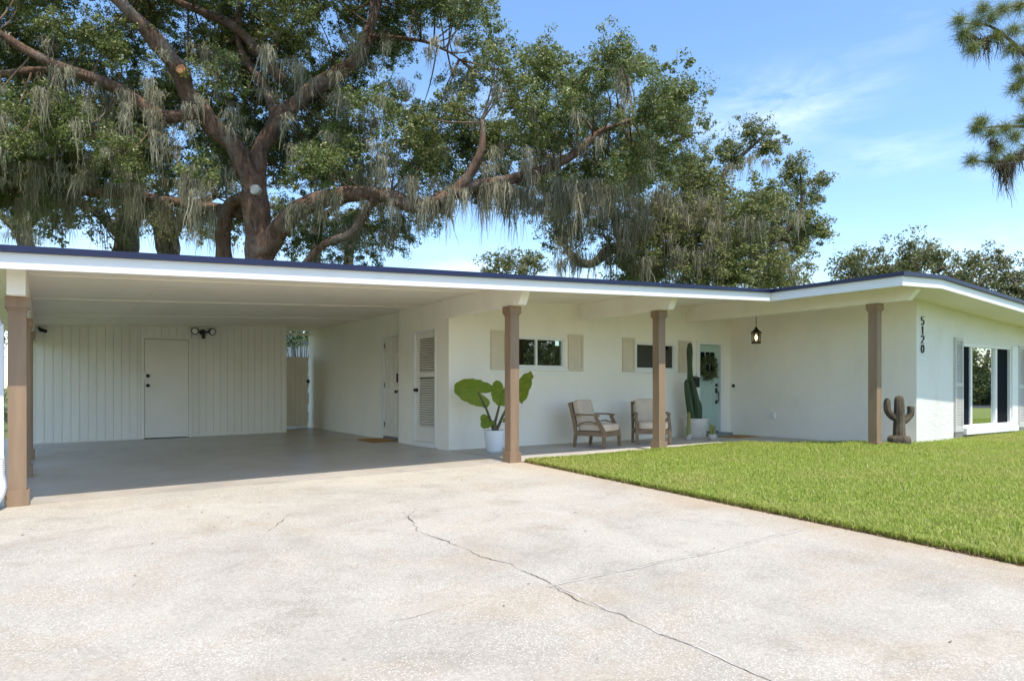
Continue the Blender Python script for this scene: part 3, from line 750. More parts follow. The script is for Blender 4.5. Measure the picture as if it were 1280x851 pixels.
# house numbers 5 1 2 0, one below the other
def arc(cx_, cz_, rx, rz_, a0, a1, n=14): return [(cx_+rx*math.cos(math.radians(a0+(a1-a0)*i/n)), cz_+rz_*math.sin(math.radians(a0+(a1-a0)*i/n))) for i in range(n+1)]
GL = {'5': [[(.042, .150), (-.030, .150), (-.036, .082)]+arc(-.004, .052, .046, .046, 128, -140)], '1': [[(-.026, .118), (.006, .150), (.006, 0)]],
      '2': [arc(0, .108, .042, .042, 165, -35)+[(-.042, .008), (.046, .008)]], '0': [arc(0, .075, .041, .072, 90, 450, 24)]}
for k, ch in enumerate('5120'):
    bm = B()
    for st in GL[ch]: bar(bm, [(13.435+u*1.15, YWW-.014, 1.145-.170*k+v) for u, v in st], .02, .0125, (0, 1, 0))
    o = obj('house_number', bm, 'black', H); o['label'] = 'black numeral '+ch

# ---------------------------------------------------------------- fittings and furniture (each its own thing)
t = thing('floodlight', 'black twin-head floodlight on the board wall above the carport door', 'floodlight', (2.97, YS-.02, 1.2))
bm = B(); tube(bm, [(2.97, YS-.02, 1.24), (2.97, YS-.07, 1.24)], [.07, .06], 18, 1); box(bm, 2.93, 3.01, YS-.13, YS-.0701, 1.19, 1.27); obj('mount', bm, 'black', t, bevel=.006)
bm = B(); box(bm, 2.94, 3.0, YS-.16, YS-.09, 1.09, 1.188); obj('sensor', bm, 'black', t, bevel=.012)
for s in (-1, 1):
    bm = B(); c = Vector((2.97+s*.17, YS-.13, 1.26)); d = Vector((s*.35, -1, -.22)).normalized()
    tube(bm, [(2.97+s*.0401, YS-.09, 1.24), (2.97+s*.1, YS-.075, 1.25), c-d*.05], [.016]*3, 10, 4)
    tube(bm, [c-d*.055, c-d*.03, c+d*.04, c+d*.045], [.03, .07, .082, .075], 22, 1); hd = obj('lamp_head', bm, 'black', t, True)
    bm = B(); tube(bm, [c+d*.0452, c+d*.05], [.062, .056], 22, 1); obj('lens', bm, 'lens', hd)
t = thing('security_camera', 'small black bullet camera high on the board wall behind the posts', 'camera', (-.02, YS-.02, 1.13))
bm = B(); tube(bm, [(-.08, YS-.018, 1.19), (-.08, YS-.05, 1.19)], [.03, .025], 14, 1); tube(bm, [(-.08, YS-.0501, 1.19), (-.04, YS-.08, 1.16)], [.01, .01], 8, 1); obj('bracket', bm, 'black', t)
bm = B(); tube(bm, [(-.06, YS-.05, 1.155), (.03, YS-.14, 1.125)], [.035, .035], 16, 1); obj('camera_body', bm, 'black', t)

# gate between storage room and house
t = thing('gate', 'tan boarded gate between the carport store and the house', 'gate', (5.4, 18.3, -1.1))
bm = B(); x = 4.87
while x < 5.80: box(bm, x, min(x+.118, 5.80), 18.30, 18.33, gz(5.4, 18.3)+.04, .80); x += .121
obj('gate_panel', bm, 'gate', t, bevel=.003)
for z in (-.8, .55):
    bm = B(); box(bm, 4.88, 5.79, 18.331, 18.37, z, z+.09); obj('rail', bm, 'gate', t)
bm = B(); box(bm, 5.77, 5.85, 18.285, 18.2995, .12, .20); tube(bm, [(5.82, 18.28, .16), (5.82, 18.25, .16)], [.015, .015], 8, 1); obj('latch', bm, 'black', t)

t = thing('lantern', 'dark bronze lantern hanging on a rod near the front door', 'lantern', (12.5, 9.3, .93))
lx, ly = 12.5, 9.3
bm = B(); tube(bm, [(lx, ly, 1.27), (lx, ly, ceil_z(12.3)-.004)], [.007, .007], 8, 1); tube(bm, [(lx, ly, ceil_z(12.3)-.03), (lx, ly, ceil_z(12.3)-.003)], [.055, .06], 16, 1); obj('rod', bm, 'bronze', t)
bm = B(); lathe(bm, [(.115, 0), (.115, .012), (.07, .05), (.03, .10), (.018, .13), (.006, .135)], (lx, ly, 1.145), 12); obj('lantern_roof', bm, 'bronze', t)
bm = B(); lathe(bm, [(.095, 0), (.095, .035), (.08, .04)], (lx, ly, .925), 12)
for k in range(6):
    a = k*PI/3+.2; tube(bm, [(lx+.085*math.cos(a), ly+.085*math.sin(a), .9651), (lx+.09*math.cos(a), ly+.09*math.sin(a), 1.146)], [.007, .007], 6, 1)
obj('lantern_cage', bm, 'bronze', t)
bm = B(); lathe(bm, [(.07, 0), (.075, .17)], (lx, ly, .9655), 16); obj('lantern_glass', bm, 'lamp_glass', t)
bm = B(); lathe(bm, [(.006, 0), (.02, .02), (.026, .05), (.018, .085), (.005, .11)], (lx, ly, 1.0), 14); obj('bulb', bm, 'bulb', t, True)

bm = B(); box(bm, 11.90, 12.07, YP-.11, YP-.001, .0, .20); prism(bm, [(YP-.125, .19), (YP-.001, .24), (YP-.001, .255), (YP-.128, .207)], 'x', 11.89, 12.08)
tag(obj('mailbox', bm, 'black', bevel=.006), 'black wall mailbox behind the tall cactus by the front door', 'mailbox')
t = thing('doorbell', 'small black and white video doorbell in the corner right of the front door', 'doorbell', (XW-.02, 10.46, -.08))
bm = B(); box(bm, XW-.026, XW-.001, 10.43, 10.49, -.07, .0); obj('button_plate', bm, 'outlet', t, bevel=.005)
bm = B(); box(bm, XW-.028, XW-.001, 10.43, 10.49, .001, .07); obj('camera_eye', bm, 'black', t, bevel=.008)
oy = 9.4
t = thing('outlet', 'white covered power outlet low on the porch side wall', 'outlet', (XW-.03, oy, -.66))
bm = B(); box(bm, XW-.012, XW-.001, oy-.055, oy+.055, -.68, -.53); obj('cover_plate', bm, 'outlet', t, bevel=.004)
bm = B(); box(bm, XW-.05, XW-.0121, oy-.04, oy+.04, -.665, -.545); obj('flip_cover', bm, 'outlet', t, bevel=.008)

def doormat(x0, x1, y0, y1, z, lab):
    bm = B(); box(bm, x0, x1, y0, y1, z+.001, z+.016); tag(obj('doormat', bm, 'coir', bevel=.004), lab, 'doormat', 'coir doormats')
doormat(12.25, 12.95, 9.58, 10.10, -1.083, 'orange-brown coir doormat in front of the mint front door')
doormat(5.38, 5.88, 12.92, 13.72, gz(5.7, 13.3)+.004, 'orange-brown coir doormat on the carport floor by the six-panel door')

# wreath on the front door
t = thing('wreath', 'leafy green wreath hanging on the mint front door', 'wreath', ((lx0+lx1)/2+.04, YP+.03, .2))
wc = Vector((12.50, YP+.015, .44))
bm = B(); tube(bm, [wc+Vector((.19*math.cos(a), 0, .21*math.sin(a))) for a in np.linspace(0, 2*PI, 25)], [.018]*25, 8, 1); obj('vine_ring', bm, 'teak', t)
V, Fc = [], []
for k in range(900):
    a = random.random()*2*PI; rr = .2+random.gauss(0, .045); c = wc+Vector((rr*math.cos(a), -.02+random.gauss(0, .02), rr*1.08*math.sin(a)))
    if c.y > YP+.035: c.y = YP+.03
    d = Vector((-math.sin(a)+random.gauss(0, .6), random.gauss(0, .35)-.25, math.cos(a)+random.gauss(0, .6))).normalized(); s = d.cross(Vector((random.gauss(0, 1), random.gauss(0, 1), random.gauss(0, 1)))).normalized()
    l = .05+.04*random.random(); i = len(V); V += [c, c+d*l*.5+s*.012, c+d*l, c+d*l*.5-s*.012]; Fc.append((i, i+1, i+2, i+3))
link('wreath_leaves', np_mesh('wreath_leaves', V, Fc), 'wreath', t)

# ---- armchair (facing -y at its origin)
def rounded(bm, x0, x1, y0, y1, z0, z1, puff, mtx=None):
    n = 8
    ret = bmesh.ops.create_cube(bm, size=1); vs = ret['verts']
    es = list({e for v in vs for e in v.link_edges})
    r2 = bmesh.ops.subdivide_edges(bm, edges=es, cuts=n, use_grid_fill=True)
    allv = list({v for v in bm.verts if v.is_valid and (v in vs or True)})
    for v in allv:
        c = v.co*2
        q = [max(-1, min(1, k)) for k in c]
        r_ = .22
        p = Vector(q); inner = Vector([math.copysign(min(abs(k), 1-r_), k) for k in q]); dlt = p-inner
        if dlt.length > 1e-6: p = inner+dlt.normalized()*min(dlt.length, r_)
        f = (1-q[0]**2)*(1-q[1]**2)
        X = (x0+x1)/2+p.x*(x1-x0)/2; Y = (y0+y1)/2+p.y*(y1-y0)/2; Z = (z0+z1)/2+p.z*((z1-z0)/2+puff*f)
        v.co = mtx @ Vector((X, Y, Z)) if mtx else Vector((X, Y, Z))
def make_chair(loc, rz, label):
    t = thing('armchair', label, 'armchair', (0, 0, 0), 0, 'porch armchairs')
    w = .31
    for s in (-1, 1):
        bm = B(); x = s*w
        bar(bm, [(x, -.30, 0), (x, -.30, .20), (x, -.28, .31), (x, -.19, .45), (x, -.13, .565)], .055, [.045, .06, .06, .055, .05], (1, 0, 0)); obj('leg', bm, 'teak', t, bevel=.004)
        bm = B(); bar(bm, [(x, .30, 0), (x, .27, .25), (x, .30, .45), (x, .40, .80)], .05, [.045, .055, .055, .045], (1, 0, 0)); obj('leg', bm, 'teak', t, bevel=.004)
        bm = B(); bar(bm, [(x, -.20, .575), (x, -.05, .59), (x, .15, .59), (x, .33, .585)], .065, .028, (1, 0, 0)); obj('armrest', bm, 'teak', t, bevel=.004)
        bm = B(); bar(bm, [(x, -.17, .43), (x, -.02, .47), (x, .12, .45), (x, .28, .37)], .03, .022, (1, 0, 0)); obj('arm_brace', bm, 'teak', t, bevel=.003)
        bm = B(); box(bm, x-.015, x+.015, -.27, .25, .21, .29); obj('seat_rail', bm, 'teak', t, bevel=.003)
    bm = B(); box(bm, -w+.028, w-.028, -.315, -.285, .20, .29); obj('seat_rail', bm, 'teak', t, bevel=.003)
    bm = B(); box(bm, -w+.026, w-.026, .25, .28, .20, .29); obj('seat_rail', bm, 'teak', t, bevel=.003)
    bm = B(); 
    for k in range(7): yy = -.24+k*.075; box(bm, -w+.016, w-.016, yy, yy+.05, .276, .292)
    obj('seat_slats', bm, 'teak', t)
    bm = B(); bar(bm, [(-w+.026, .39, .775), (w-.026, .39, .775)], .03, .07, (0, 1, .3))
    for k in range(6):
        xx = -.23+k*.092; bar(bm, [(xx, .29, .35), (xx, .31, .47), (xx, .385, .74)], .035, .014, (1, 0, 0))
    obj('backrest', bm, 'teak', t)
    bm = B(); rounded(bm, -w+.03, w-.03, -.335, .25, .294, .42, .02); obj('seat_cushion', bm, 'cream', t, True)
    bm = B(); mt = Matrix.Translation((0, .245, .60)) @ Matrix.Rotation(-.27, 4, 'X'); rounded(bm, -w+.035, w-.035, -.065, .065, -.21, .255, 0, mt); obj('back_cushion', bm, 'cream', t, True)
    t.location = loc; t.rotation_euler = (0, 0, rz); return t
ch = make_chair((8.40, 9.68, -1.083), math.radians(22), 'teak armchair with cream cushions in the open beneath the wall between the windows')
dup(ch, (9.72, 9.62, -1.083), math.radians(-36), 'teak armchair with cream cushions partly hidden by a brown post, next to the tall cactus')

# ---- elephant ear in a white pot
px_, py_ = 6.20, 9.72
t = thing('potted_plant', 'elephant ear plant with huge leaves in a white pot behind the post', 'plant', (px_, py_, -1.083))
bm = B(); lathe(bm, [(.115, 0), (.135, .05), (.16, .2), (.178, .36), (.18, .375), (.165, .375), (.16, .345)], (px_, py_, -1.083)); obj('pot', bm, 'pot_white', t, True)
bm = B(); lathe(bm, [(.155, 0), (.155, .012)], (px_, py_, -.745)); obj('soil', bm, 'soil', t)
def ear_leaf(att, tip_dir, nrm, L, W, fold=.12, wav=.02):
    """heart-shaped leaf; att = petiole end, a third in from the lobes"""
    t_ = Vector(tip_dir).normalized(); n_ = Vector(nrm); n_ = (n_-t_*n_.dot(t_)).normalized(); s_ = t_.cross(n_)
    bm = B(); R_ = 9; K = 56; c0 = None; rings = []
    for r in range(1, R_+1):
        f = r/R_; ring = []
        for k in range(K):
            a = 2*PI*k/K
            # a=0 tip, a=pi notch
            base = .5*(1+.12*math.cos(a))*(1+.30*max(0, math.cos(a))**4)
            notch = 1-.78*math.exp(-((a-PI)/.30)**2)
            lob = 1+.30*math.exp(-((abs(a-PI)-.75)/.45)**2)
            rad = base*notch*lob*(1+.022*math.sin(13*a)+.012*math.sin(29*a))
            u = rad*math.cos(a)*f; v = rad*math.sin(a)*f
            z = -fold*abs(v)*.9+wav*math.sin(9*a)*f**3-.25*max(0, u)**2+.012*math.cos(16*a)*f
            ring.append(bm.verts.new(Vector(att)+t_*(u*L)+s_*(v*W*1.05)+n_*(z*L)))
        rings.append(ring)
    c0 = bm.verts.new(Vector(att))
    for k in range(K): bm.faces.new([c0, rings[0][k], rings[0][(k+1) % K]])
    for a, b_ in zip(rings, rings[1:]):
        for k in range(K): bm.faces.new([a[k], b_[k], b_[(k+1) % K], a[(k+1) % K]])
    return bm
base = Vector((px_, py_, -.74))
d0 = AX[0]*px_+AX[1]*py_
def leafset(att_px, tip_px, dd, L, W, nrm=(-.5, -.75, .35), dtip=-.1, r=.017, mid=.35, fold=.12):
    a = P(att_px[0], att_px[1], d0+dd); tp = P(tip_px[0], tip_px[1], d0+dd+dtip)
    bm = B(); m1 = base.lerp(a, .5)+Vector((0, 0, .06*mid*3)); tube(bm, [base+Vector((random.uniform(-.03, .03), random.uniform(-.03, .03), 0)), m1, a], [r*1.7, r*1.1, r*.55], 8, 6); obj('stem', bm, 'ear_stem', t, True)
    obj('leaf', ear_leaf(a, tp-a, nrm, L, W, fold), 'ear_leaf', t, True)
M['ear_stem'] = surf('elephant_ear_stem', (.085, .075, .035), .5, .3, 6)
leafset((597, 490), (562, 479), 0, .54, .43)
leafset((629, 488), (625, 507), .05, .36, .38)
leafset((650, 487), (660, 459), .1, .50, .40, (-.95, -.1, .1), .1)
leafset((610, 527), (600, 535), -.05, .20, .18, r=.008)
leafset((606, 524), (601, 517), .0, .14, .14, r=.006)
leafset((632, 527), (636, 522), -.05, .15, .14, r=.006)
bm = B(); tube(bm, [base-Vector((0, 0, .02)), base+Vector((.0, 0, .15))], [.05, .035], 10, 3); obj('stalk', bm, 'ear_stem', t, True)

# ---- tall cactus
cx_, cy_ = 11.57, 10.14
dc = AX[0]*cx_+AX[1]*cy_
t = thing('potted_cactus', 'tall dark green column cactus in a big white tapered pot', 'cactus', (cx_, cy_, -1.083))
bm = B(); lathe(bm, [(.20, 0), (.215, .03), (.275, .40), (.285, .425), (.265, .425), (.26, .39)], (cx_, cy_, -1.083)); obj('pot', bm, 'pot_stone', t, True)
bm = B(); lathe(bm, [(.25, 0), (.25, .012)], (cx_, cy_, -.705)); obj('soil', bm, 'soil', t)
def column(pts, rad, ribs=7):
    bm = B(); tube(bm, [P(px, py, dc+dd) for px, py, dd in pts], rad, ribs*4, 6, (ribs, .13), cap=True); obj('cactus_stem', bm, 'cactus', t, True)
column([(867, 524, 0), (864.5, 500, 0), (863, 478, 0), (862.6, 462, 0), (862.3, 455, 0), (862.2, 440, 0), (862.4, 431, 0), (862.7, 428.5, 0)], [.07, .07, .06, .05, .05, .062, .045, .008])
column([(865, 524, -.08), (862, 505, -.08), (859.5, 490, -.08), (858.2, 478, -.08), (858.6, 474, -.08)], [.075, .07, .06, .045, .008])
column([(872, 524, -.06), (871.5, 508, -.06), (869, 494, -.06), (866.5, 482, -.06), (864.5, 474, -.06)], [.07, .07, .06, .05, .04])
column([(873.5, 524, .02), (874, 510, .02), (873.8, 503, .02), (873.6, 500, .02)], [.065, .06, .04, .008])
def small_cactus(px, py, stems, label, pr, ph):
    d = 1.083*F/(py-HY); c = P(px, py, d)
    t = thing('potted_cactus', label, 'cactus', (c.x, c.y, -1.083))
    bm = B(); lathe(bm, [(pr*.85, 0), (pr, .02), (pr*1.02, ph), (pr*.9, ph), (pr*.88, ph-.02)], (c.x, c.y, -1.083), 24); obj('pot', bm, 'pot_small', t, True)
    bm = B(); lathe(bm, [(pr*.86, 0), (pr*.86, .008)], (c.x, c.y, -1.083+ph-.025), 20); obj('soil', bm, 'soil', t)
    for dx, dy, h, r in stems:
        bm = B(); q = Vector((c.x+dx, c.y+dy, -1.083+ph-.03)); tube(bm, [q, q+Vector((0, 0, h*.5)), q+Vector((dx*.2, 0, h*.93)), q+Vector((dx*.2, 0, h))], [r*.9, r, r*.85, r*.15], 24, 5, (6, .14)); obj('cactus_stem', bm, 'cactus_y', t, True)
small_cactus(860.5, 549.5, [(.01, 0, .48, .032), (-.045, -.02, .2, .03)], 'small yellow-green cactus with one tall stem, in front of the big pot', .065, .12)
small_cactus(890.5, 549.5, [(-.03, .01, .24, .033), (.035, -.01, .20, .033), (0, -.04, .15, .03)], 'small yellow-green cactus cluster in a grey pot beside the doormat', .085, .12)

# ---- carved wooden cactus by the corner
sx_, sy_ = 12.50, 6.335
zb = lz(sx_, sy_)+.0
t = thing('cactus_sculpture', 'brown carved saguaro cactus sculpture by the white house corner', 'sculpture', (sx_, sy_, zb))
u_ = Vector((RT[0], RT[1], 0))
S = Vector((sx_, sy_, zb))
bm = B(); tube(bm, [S+Vector((0, 0, .15)), S+Vector((0, 0, .4)), S+Vector((0, 0, .62)), S+Vector((0, 0, .80)), S+Vector((0, 0, .855)), S+Vector((0, 0, .875))], [.10, .092, .083, .076, .058, .012], 48, 6, (11, .045), .10); obj('trunk', bm, 'carving', t, True)
bm = B(); tube(bm, [S+u_*-.04+Vector((0, 0, .48)), S+u_*-.12+Vector((0, 0, .50)), S+u_*-.20+Vector((0, 0, .60)), S+u_*-.215+Vector((0, 0, .72)), S+u_*-.21+Vector((0, 0, .80)), S+u_*-.21+Vector((0, 0, .825))], [.055, .055, .056, .055, .045, .01], 36, 6, (9, .05), .10); obj('arm', bm, 'carving', t, True)
bm = B(); tube(bm, [S+u_*.04+Vector((0, 0, .40)), S+u_*.12+Vector((0, 0, .45)), S+u_*.195+Vector((0, 0, .54)), S+u_*.205+Vector((0, 0, .60)), S+u_*.205+Vector((0, 0, .685))], [.055, .056, .056, .056, .058], 36, 6, (9, .05), .10); obj('arm', bm, 'carving', t, True)
bm = B(); lathe(bm, [(.165, -.05), (.185, .04), (.19, .11), (.17, .16), (.10, .175)], S, 20); obj('plinth', bm, 'carving', t, True)

# ---------------------------------------------------------------- TREES
class Leaves:
    def __init__(s): s.V = []
    def cluster(s, c, rad, n, size, up=.5):
        d = rng.standard_normal((n, 3)); d /= np.linalg.norm(d, axis=1)[:, None]
        p = np.asarray(c)+d*(rad*rng.random(n)**.45)[:, None]*np.array([1, 1, .75])
        nr = d*.6+rng.standard_normal((n, 3))*.7+np.array([0, -.15, up]); nr /= np.linalg.norm(nr, axis=1)[:, None]
        t = np.cross(nr, rng.standard_normal((n, 3))); t /= np.linalg.norm(t, axis=1)[:, None]; b_ = np.cross(nr, t)
        L = size*(.65+.7*rng.random(n))[:, None]; W = L*.27
        s.V.append(np.stack([p-t*L*.5, p-t*L*.05+b_*W, p+t*L*.5, p-t*L*.05-b_*W], 1))
    def mesh(s, name):
        V = np.concatenate(s.V); n = len(V); i = np.arange(n)*4
        return np_mesh(name, V.reshape(-1, 3), np.stack([i, i+1, i+2, i+3], 1))
class Moss:
    def __init__(s): s.V = []
    def clump(s, c, n, spread, length, w=.0135):
        n = int(n*2.6); c = np.asarray(c); k = 5
        base = c+rng.standard_normal((n, 3))*np.array([spread, spread, spread*.35])
        L = length*(.3+.8*rng.random(n))*np.exp(-((base-c)[:, 0]**2+(base-c)[:, 1]**2)/(2.2*spread**2)); a = rng.random(n)*2*PI
        sd = np.stack([np.cos(a), np.sin(a), np.zeros(n)], 1); wv = w*(.4+1.3*rng.random(n)**2)
        prev = base; drift = rng.standard_normal((n, 3))*np.array([.05, .05, 0])
        rows = []; walk = np.zeros((n, 3)); k = 7
        for j in range(k+1):
            f = j/k; walk = walk+rng.standard_normal((n, 3))*np.array([.024, .024, .0])*(1 if j else 0); p = base+drift*f*L[:, None]*1.6+walk; p[:, 2] = base[:, 2]-L*f
            ww = (wv*(1-.8*f)*(1.15 if j else .5))[:, None]; rows.append((p-sd*ww, p+sd*ww))
        V = np.stack([x for r_ in rows for x in r_], 1)          # n, 2(k+1), 3
        s.V.append(V)
    def mesh(s, name):
        V = np.concatenate(s.V); n, m_ = V.shape[:2]; i = np.arange(n)[:, None]*m_
        q = np.concatenate([np.concatenate([i+2*j, i+2*j+1, i+2*j+3, i+2*j+2], 1) for j in range(m_//2-1)])
        return np_mesh(name, V.reshape(-1, 3), q)
def inpoly(x, y, poly):
    c = False; j = len(poly)-1
    for i in range(len(poly)):
        xi, yi = poly[i]; xj, yj = poly[j]
        if (yi > y) != (yj > y) and x < (xj-xi)*(y-yi)/(yj-yi)+xi: c = not c
        j = i
    return c
def limb_path(pts): return [P(a, b_, d) for a, b_, d in pts]
def near_on(limbs, c):
    best = None
    for path in limbs:
        for p in path:
            e = (p-c).length
            if best is None or e < best[0]: best = (e, p)
    return best[1]
def crown_tree(name, label, limbs, blobs, moss_pts, leaf_mat, leaf, per, base, group=None, moss_mat='moss', clusters=16, crad=.34, bark_m='bark', twig=.05):
    t = thing(name, label, 'tree', base, 0, group)
    bm = B(); paths = []
    for pts, rad in limbs:
        pp, rr = smooth_path([Vector(p) for p in pts], rad, 7); paths.append(pp); tube(bm, pp, rr, 14, 1, None, .42)
    L = Leaves(); mo = Moss()
    for c, R, dens in blobs:
        c = Vector(c); q = near_on(paths, c-Vector((0, 0, R*.6)))
        if q and (q-c).length < 3.0:
            mid = q.lerp(c, .55)+Vector((random.gauss(0, .2), random.gauss(0, .2), -.15*R))
            tube(bm, [q, mid, c+Vector((0, 0, R*.2))], [twig*min(1.4, .5+.25*(q-c).length), twig*.75, twig*.25], 6, 4)
        for k in range(int(clusters*dens)):
            d = Vector((random.gauss(0, 1), random.gauss(0, 1), random.gauss(0, 1))).normalized(); d.z *= .8
            cc = c+d*R*random.uniform(.15, 1.45)+Vector((random.gauss(0, .12), random.gauss(0, .12), random.gauss(0, .1)))
            if random.random() < .3: tube(bm, [c+d*R*.15, cc], [twig*.3, twig*.1], 4, 1)
            L.cluster(cc, crad*random.uniform(.55, 1.5), int(per*random.uniform(.5, 1.5)), leaf*random.choice((.8, 1, 1, 1.2)))
    for c, n, sp, ln in moss_pts: mo.clump(c, n, sp, ln)
    obj('trunk', bm, bark_m, t, True)
    link('crown', L.mesh('crown'), leaf_mat, t)
    if mo.V: link('moss', mo.mesh('moss'), moss_mat, t)
    return t

D1 = 24.0
lm = []
def lb(pts, rad): lm.append(([P(a, b_, D1+dd) for a, b_, dd in pts], rad))
lb([(326, 540, 0), (324, 420, 0), (322, 300, 0), (320, 250, 0), (318, 222, 0)], [.60, .50, .43, .42, .40])
lb([(318, 240, 0), (300, 195, -.3), (262, 150, -.6), (236, 118, -1), (222, 85, -1.4), (185, 40, -2), (140, -8, -2.6), (95, -70, -3)], [.36, .34, .31, .28, .27, .23, .18, .12])
lb([(318, 235, 0), (325, 190, .2), (352, 145, .5), (400, 105, .9), (445, 75, 1.2), (462, 40, 1.4), (472, -15, 1.6), (480, -60, 1.8)], [.34, .29, .27, .25, .22, .2, .16, .1])
lb([(328, 320, 0), (348, 288, -.4), (380, 258, -.9), (425, 245, -1.4), (475, 243, -1.9), (520, 258, -2.3), (560, 246, -2.6), (585, 222, -2.8), (602, 185, -3), (603, 150, -3.1)], [.38, .34, .30, .28, .25, .21, .19, .16, .11, .04])
lb([(545, 250, -2.5), (600, 232, -2.0), (660, 218, -1.6), (715, 195, -1.4), (750, 165, -1.2), (790, 150, -1.2)], [.20, .18, .17, .14, .10, .06])
lb([(312, 245, .2), (290, 255, .6), (278, 290, .8), (282, 340, .9), (290, 420, .9), (296, 520, .9)], [.24, .25, .26, .27, .3, .34])
lb([(248, 140, -1), (205, 145, -1.2), (150, 112, -1.8), (100, 92, -2.2), (50, 72, -2.6), (-10, 36, -3.2)], [.20, .19, .17, .16, .14, .10])
lb([(110, 95, -2.2), (60, 88, -2.0), (10, 92, -1.9), (-60, 96, -1.7)], [.10, .11, .10, .07])
lb([(300, 268, .8), (250, 258, 1.4), (200, 250, 1.8), (140, 242, 2.2), (70, 238, 2.5), (-20, 240, 2.8)], [.22, .21, .20, .17, .14, .10])
lb([(352, 100, .8), (325, 68, .9), (290, 32, 1.0), (235, 8, 1.1), (180, -20, 1.2)], [.18, .17, .15, .11, .07])
lb([(345, 150, .5), (330, 110, .9), (300, 60, 1.3), (300, 10, 1.6), (310, -50, 1.9)], [.15, .15, .12, .1, .07])
lb([(470, 243, -1.9), (440, 290, -1.5), (405, 305, -1.2), (380, 330, -1)], [.14, .12, .12, .1])
lb([(462, 45, 1.3), (520, 50, .8), (555, 62, .4), (575, 75, .2)], [.08, .06, .045, .02])
poly1 = [(-170, -150), (560, -150), (600, -40), (612, 20), (640, 52), (690, 62), (716, 92), (745, 72), (770, 62), (800, 85), (845, 112), (862, 150), (856, 188), (828, 205), (790, 228), (735, 232), (690, 250), (640, 255), (590, 252), (545, 225), (490, 225), (455, 262), (425, 215), (390, 235), (352, 232), (300, 225), (265, 245), (225, 225), (170, 250), (100, 235), (40, 262), (-40, 270), (-170, 260)]
gaps1 = [(545, 78, 36, 30), (520, 92, 24, 22), (470, 165, 17, 14), (192, 92, 12, 10), (226, 152, 6, 8), (610, 118, 10, 9), (455, 205, 12, 8), (232, 200, 6, 8), (410, 50, 9, 9), (115, 20, 10, 8), (590, 290, 80, 30), (255, 100, 10, 20), (345, 255, 60, 14), (640, 30, 14, 12), (725, 70, 12, 14)]
def blobs_from(poly, gaps, step, d, dspread, R, dens=1.0, seed=0, layers=2, edge=None):
    r = random.Random(seed); out = []
    x0 = min(p[0] for p in poly); x1 = max(p[0] for p in poly); y0 = min(p[1] for p in poly); y1 = max(p[1] for p in poly)
    for ly in range(layers):
        x = x0
        while x < x1:
            y = y0
            while y < y1:
                px, py = x+r.uniform(-.6, .6)*step, y+r.uniform(-.6, .6)*step; y += step
                if not inpoly(px, py, poly): continue
                if any(((px-g[0])/(g[2]+step*.38))**2+((py-g[1])/(g[3]+step*.38))**2 < 1 for g in gaps): continue
                dd = d+r.uniform(-1, 1)*dspread
                rr = R*r.uniform(.6, 1.2)
                out.append((P(px, py, dd), rr, dens*(rr/R)**2))
            x += step
    return out
bl = blobs_from(poly1, gaps1, 31, D1, 3.6, .78, 1.0, 5, 2)
bl += blobs_from([(-170, -150), (560, -150), (600, 20), (560, 40), (500, 60), (470, 130), (420, 215), (300, 225), (150, 240), (-170, 255)], gaps1, 46, D1+4.5, 1.5, .85, 1.0, 15, 1)
# the foliage hangs behind and beyond the big limbs, which stay bare where they face the drive
BARE = [[(322, 300), (318, 235), (300, 195), (262, 150), (236, 118), (222, 85), (185, 40), (140, -8)], [(318, 235), (325, 190), (352, 145), (400, 105), (445, 75), (462, 40), (472, -15)],
        [(328, 320), (348, 288), (380, 258), (425, 245), (475, 243), (520, 258), (560, 246), (585, 222), (604, 185)], [(600, 232), (660, 218), (715, 195), (750, 165)],
        [(248, 140), (205, 145), (150, 112), (100, 92), (50, 72), (-10, 36)], [(352, 100), (325, 68), (290, 32), (235, 8)], [(200, 250), (140, 242), (70, 238), (-20, 240)]]
def seg_d(p, a, b_):
    ax_, ay_ = b_[0]-a[0], b_[1]-a[1]; t_ = max(0, min(1, ((p[0]-a[0])*ax_+(p[1]-a[1])*ay_)/(ax_*ax_+ay_*ay_)))
    return math.hypot(p[0]-a[0]-ax_*t_, p[1]-a[1]-ay_*t_)
def px_of(c):
    w_ = c.x*AX[0]+c.y*AX[1]; return (CX+F*(c.x*RT[0]+c.y*RT[1])/w_, HY-F*c.z/w_, w_)
_r = random.Random(77); bl_ = []
for c, R, dn in bl:
    x_, y_, w_ = px_of(c); m_ = min(seg_d((x_, y_), a, b_) for ln_ in BARE for a, b_ in zip(ln_, ln_[1:]))
    if m_ < 44 and w_ < D1+2.2:
        if _r.random() < .25: continue
        c = P(x_, y_, D1+_r.uniform(2.3, 4.6))
    bl_.append((c, R, dn))
bl = bl_
for px, py in ((360, 190), (395, 180), (420, 205), (385, 225), (355, 215), (440, 180), (290, 120), (325, 130), (345, 100), (270, 215), (290, 225), (250, 185), (410, 160), (300, 85), (390, 140), (240, 230), (330, 190), (200, 195), (160, 190), (120, 200), (80, 215), (40, 200), (180, 215), (100, 170), (60, 160), (140, 160), (410, 285), (440, 290), (470, 275), (425, 305), (390, 300), (500, 285), (455, 310), (480, 300), (520, 270), (550, 265), (365, 300), (350, 275), (300, 275), (560, 200), (530, 190), (510, 215), (570, 170), (540, 160), (630, 200), (660, 180), (700, 170), (640, 150), (780, 200), (810, 190), (740, 210), (690, 225)):
    bl.append((P(px+random.gauss(0, 6), py+random.gauss(0, 6), D1+random.uniform(2.5, 5.5)), random.uniform(.7, 1.0), 1.1))
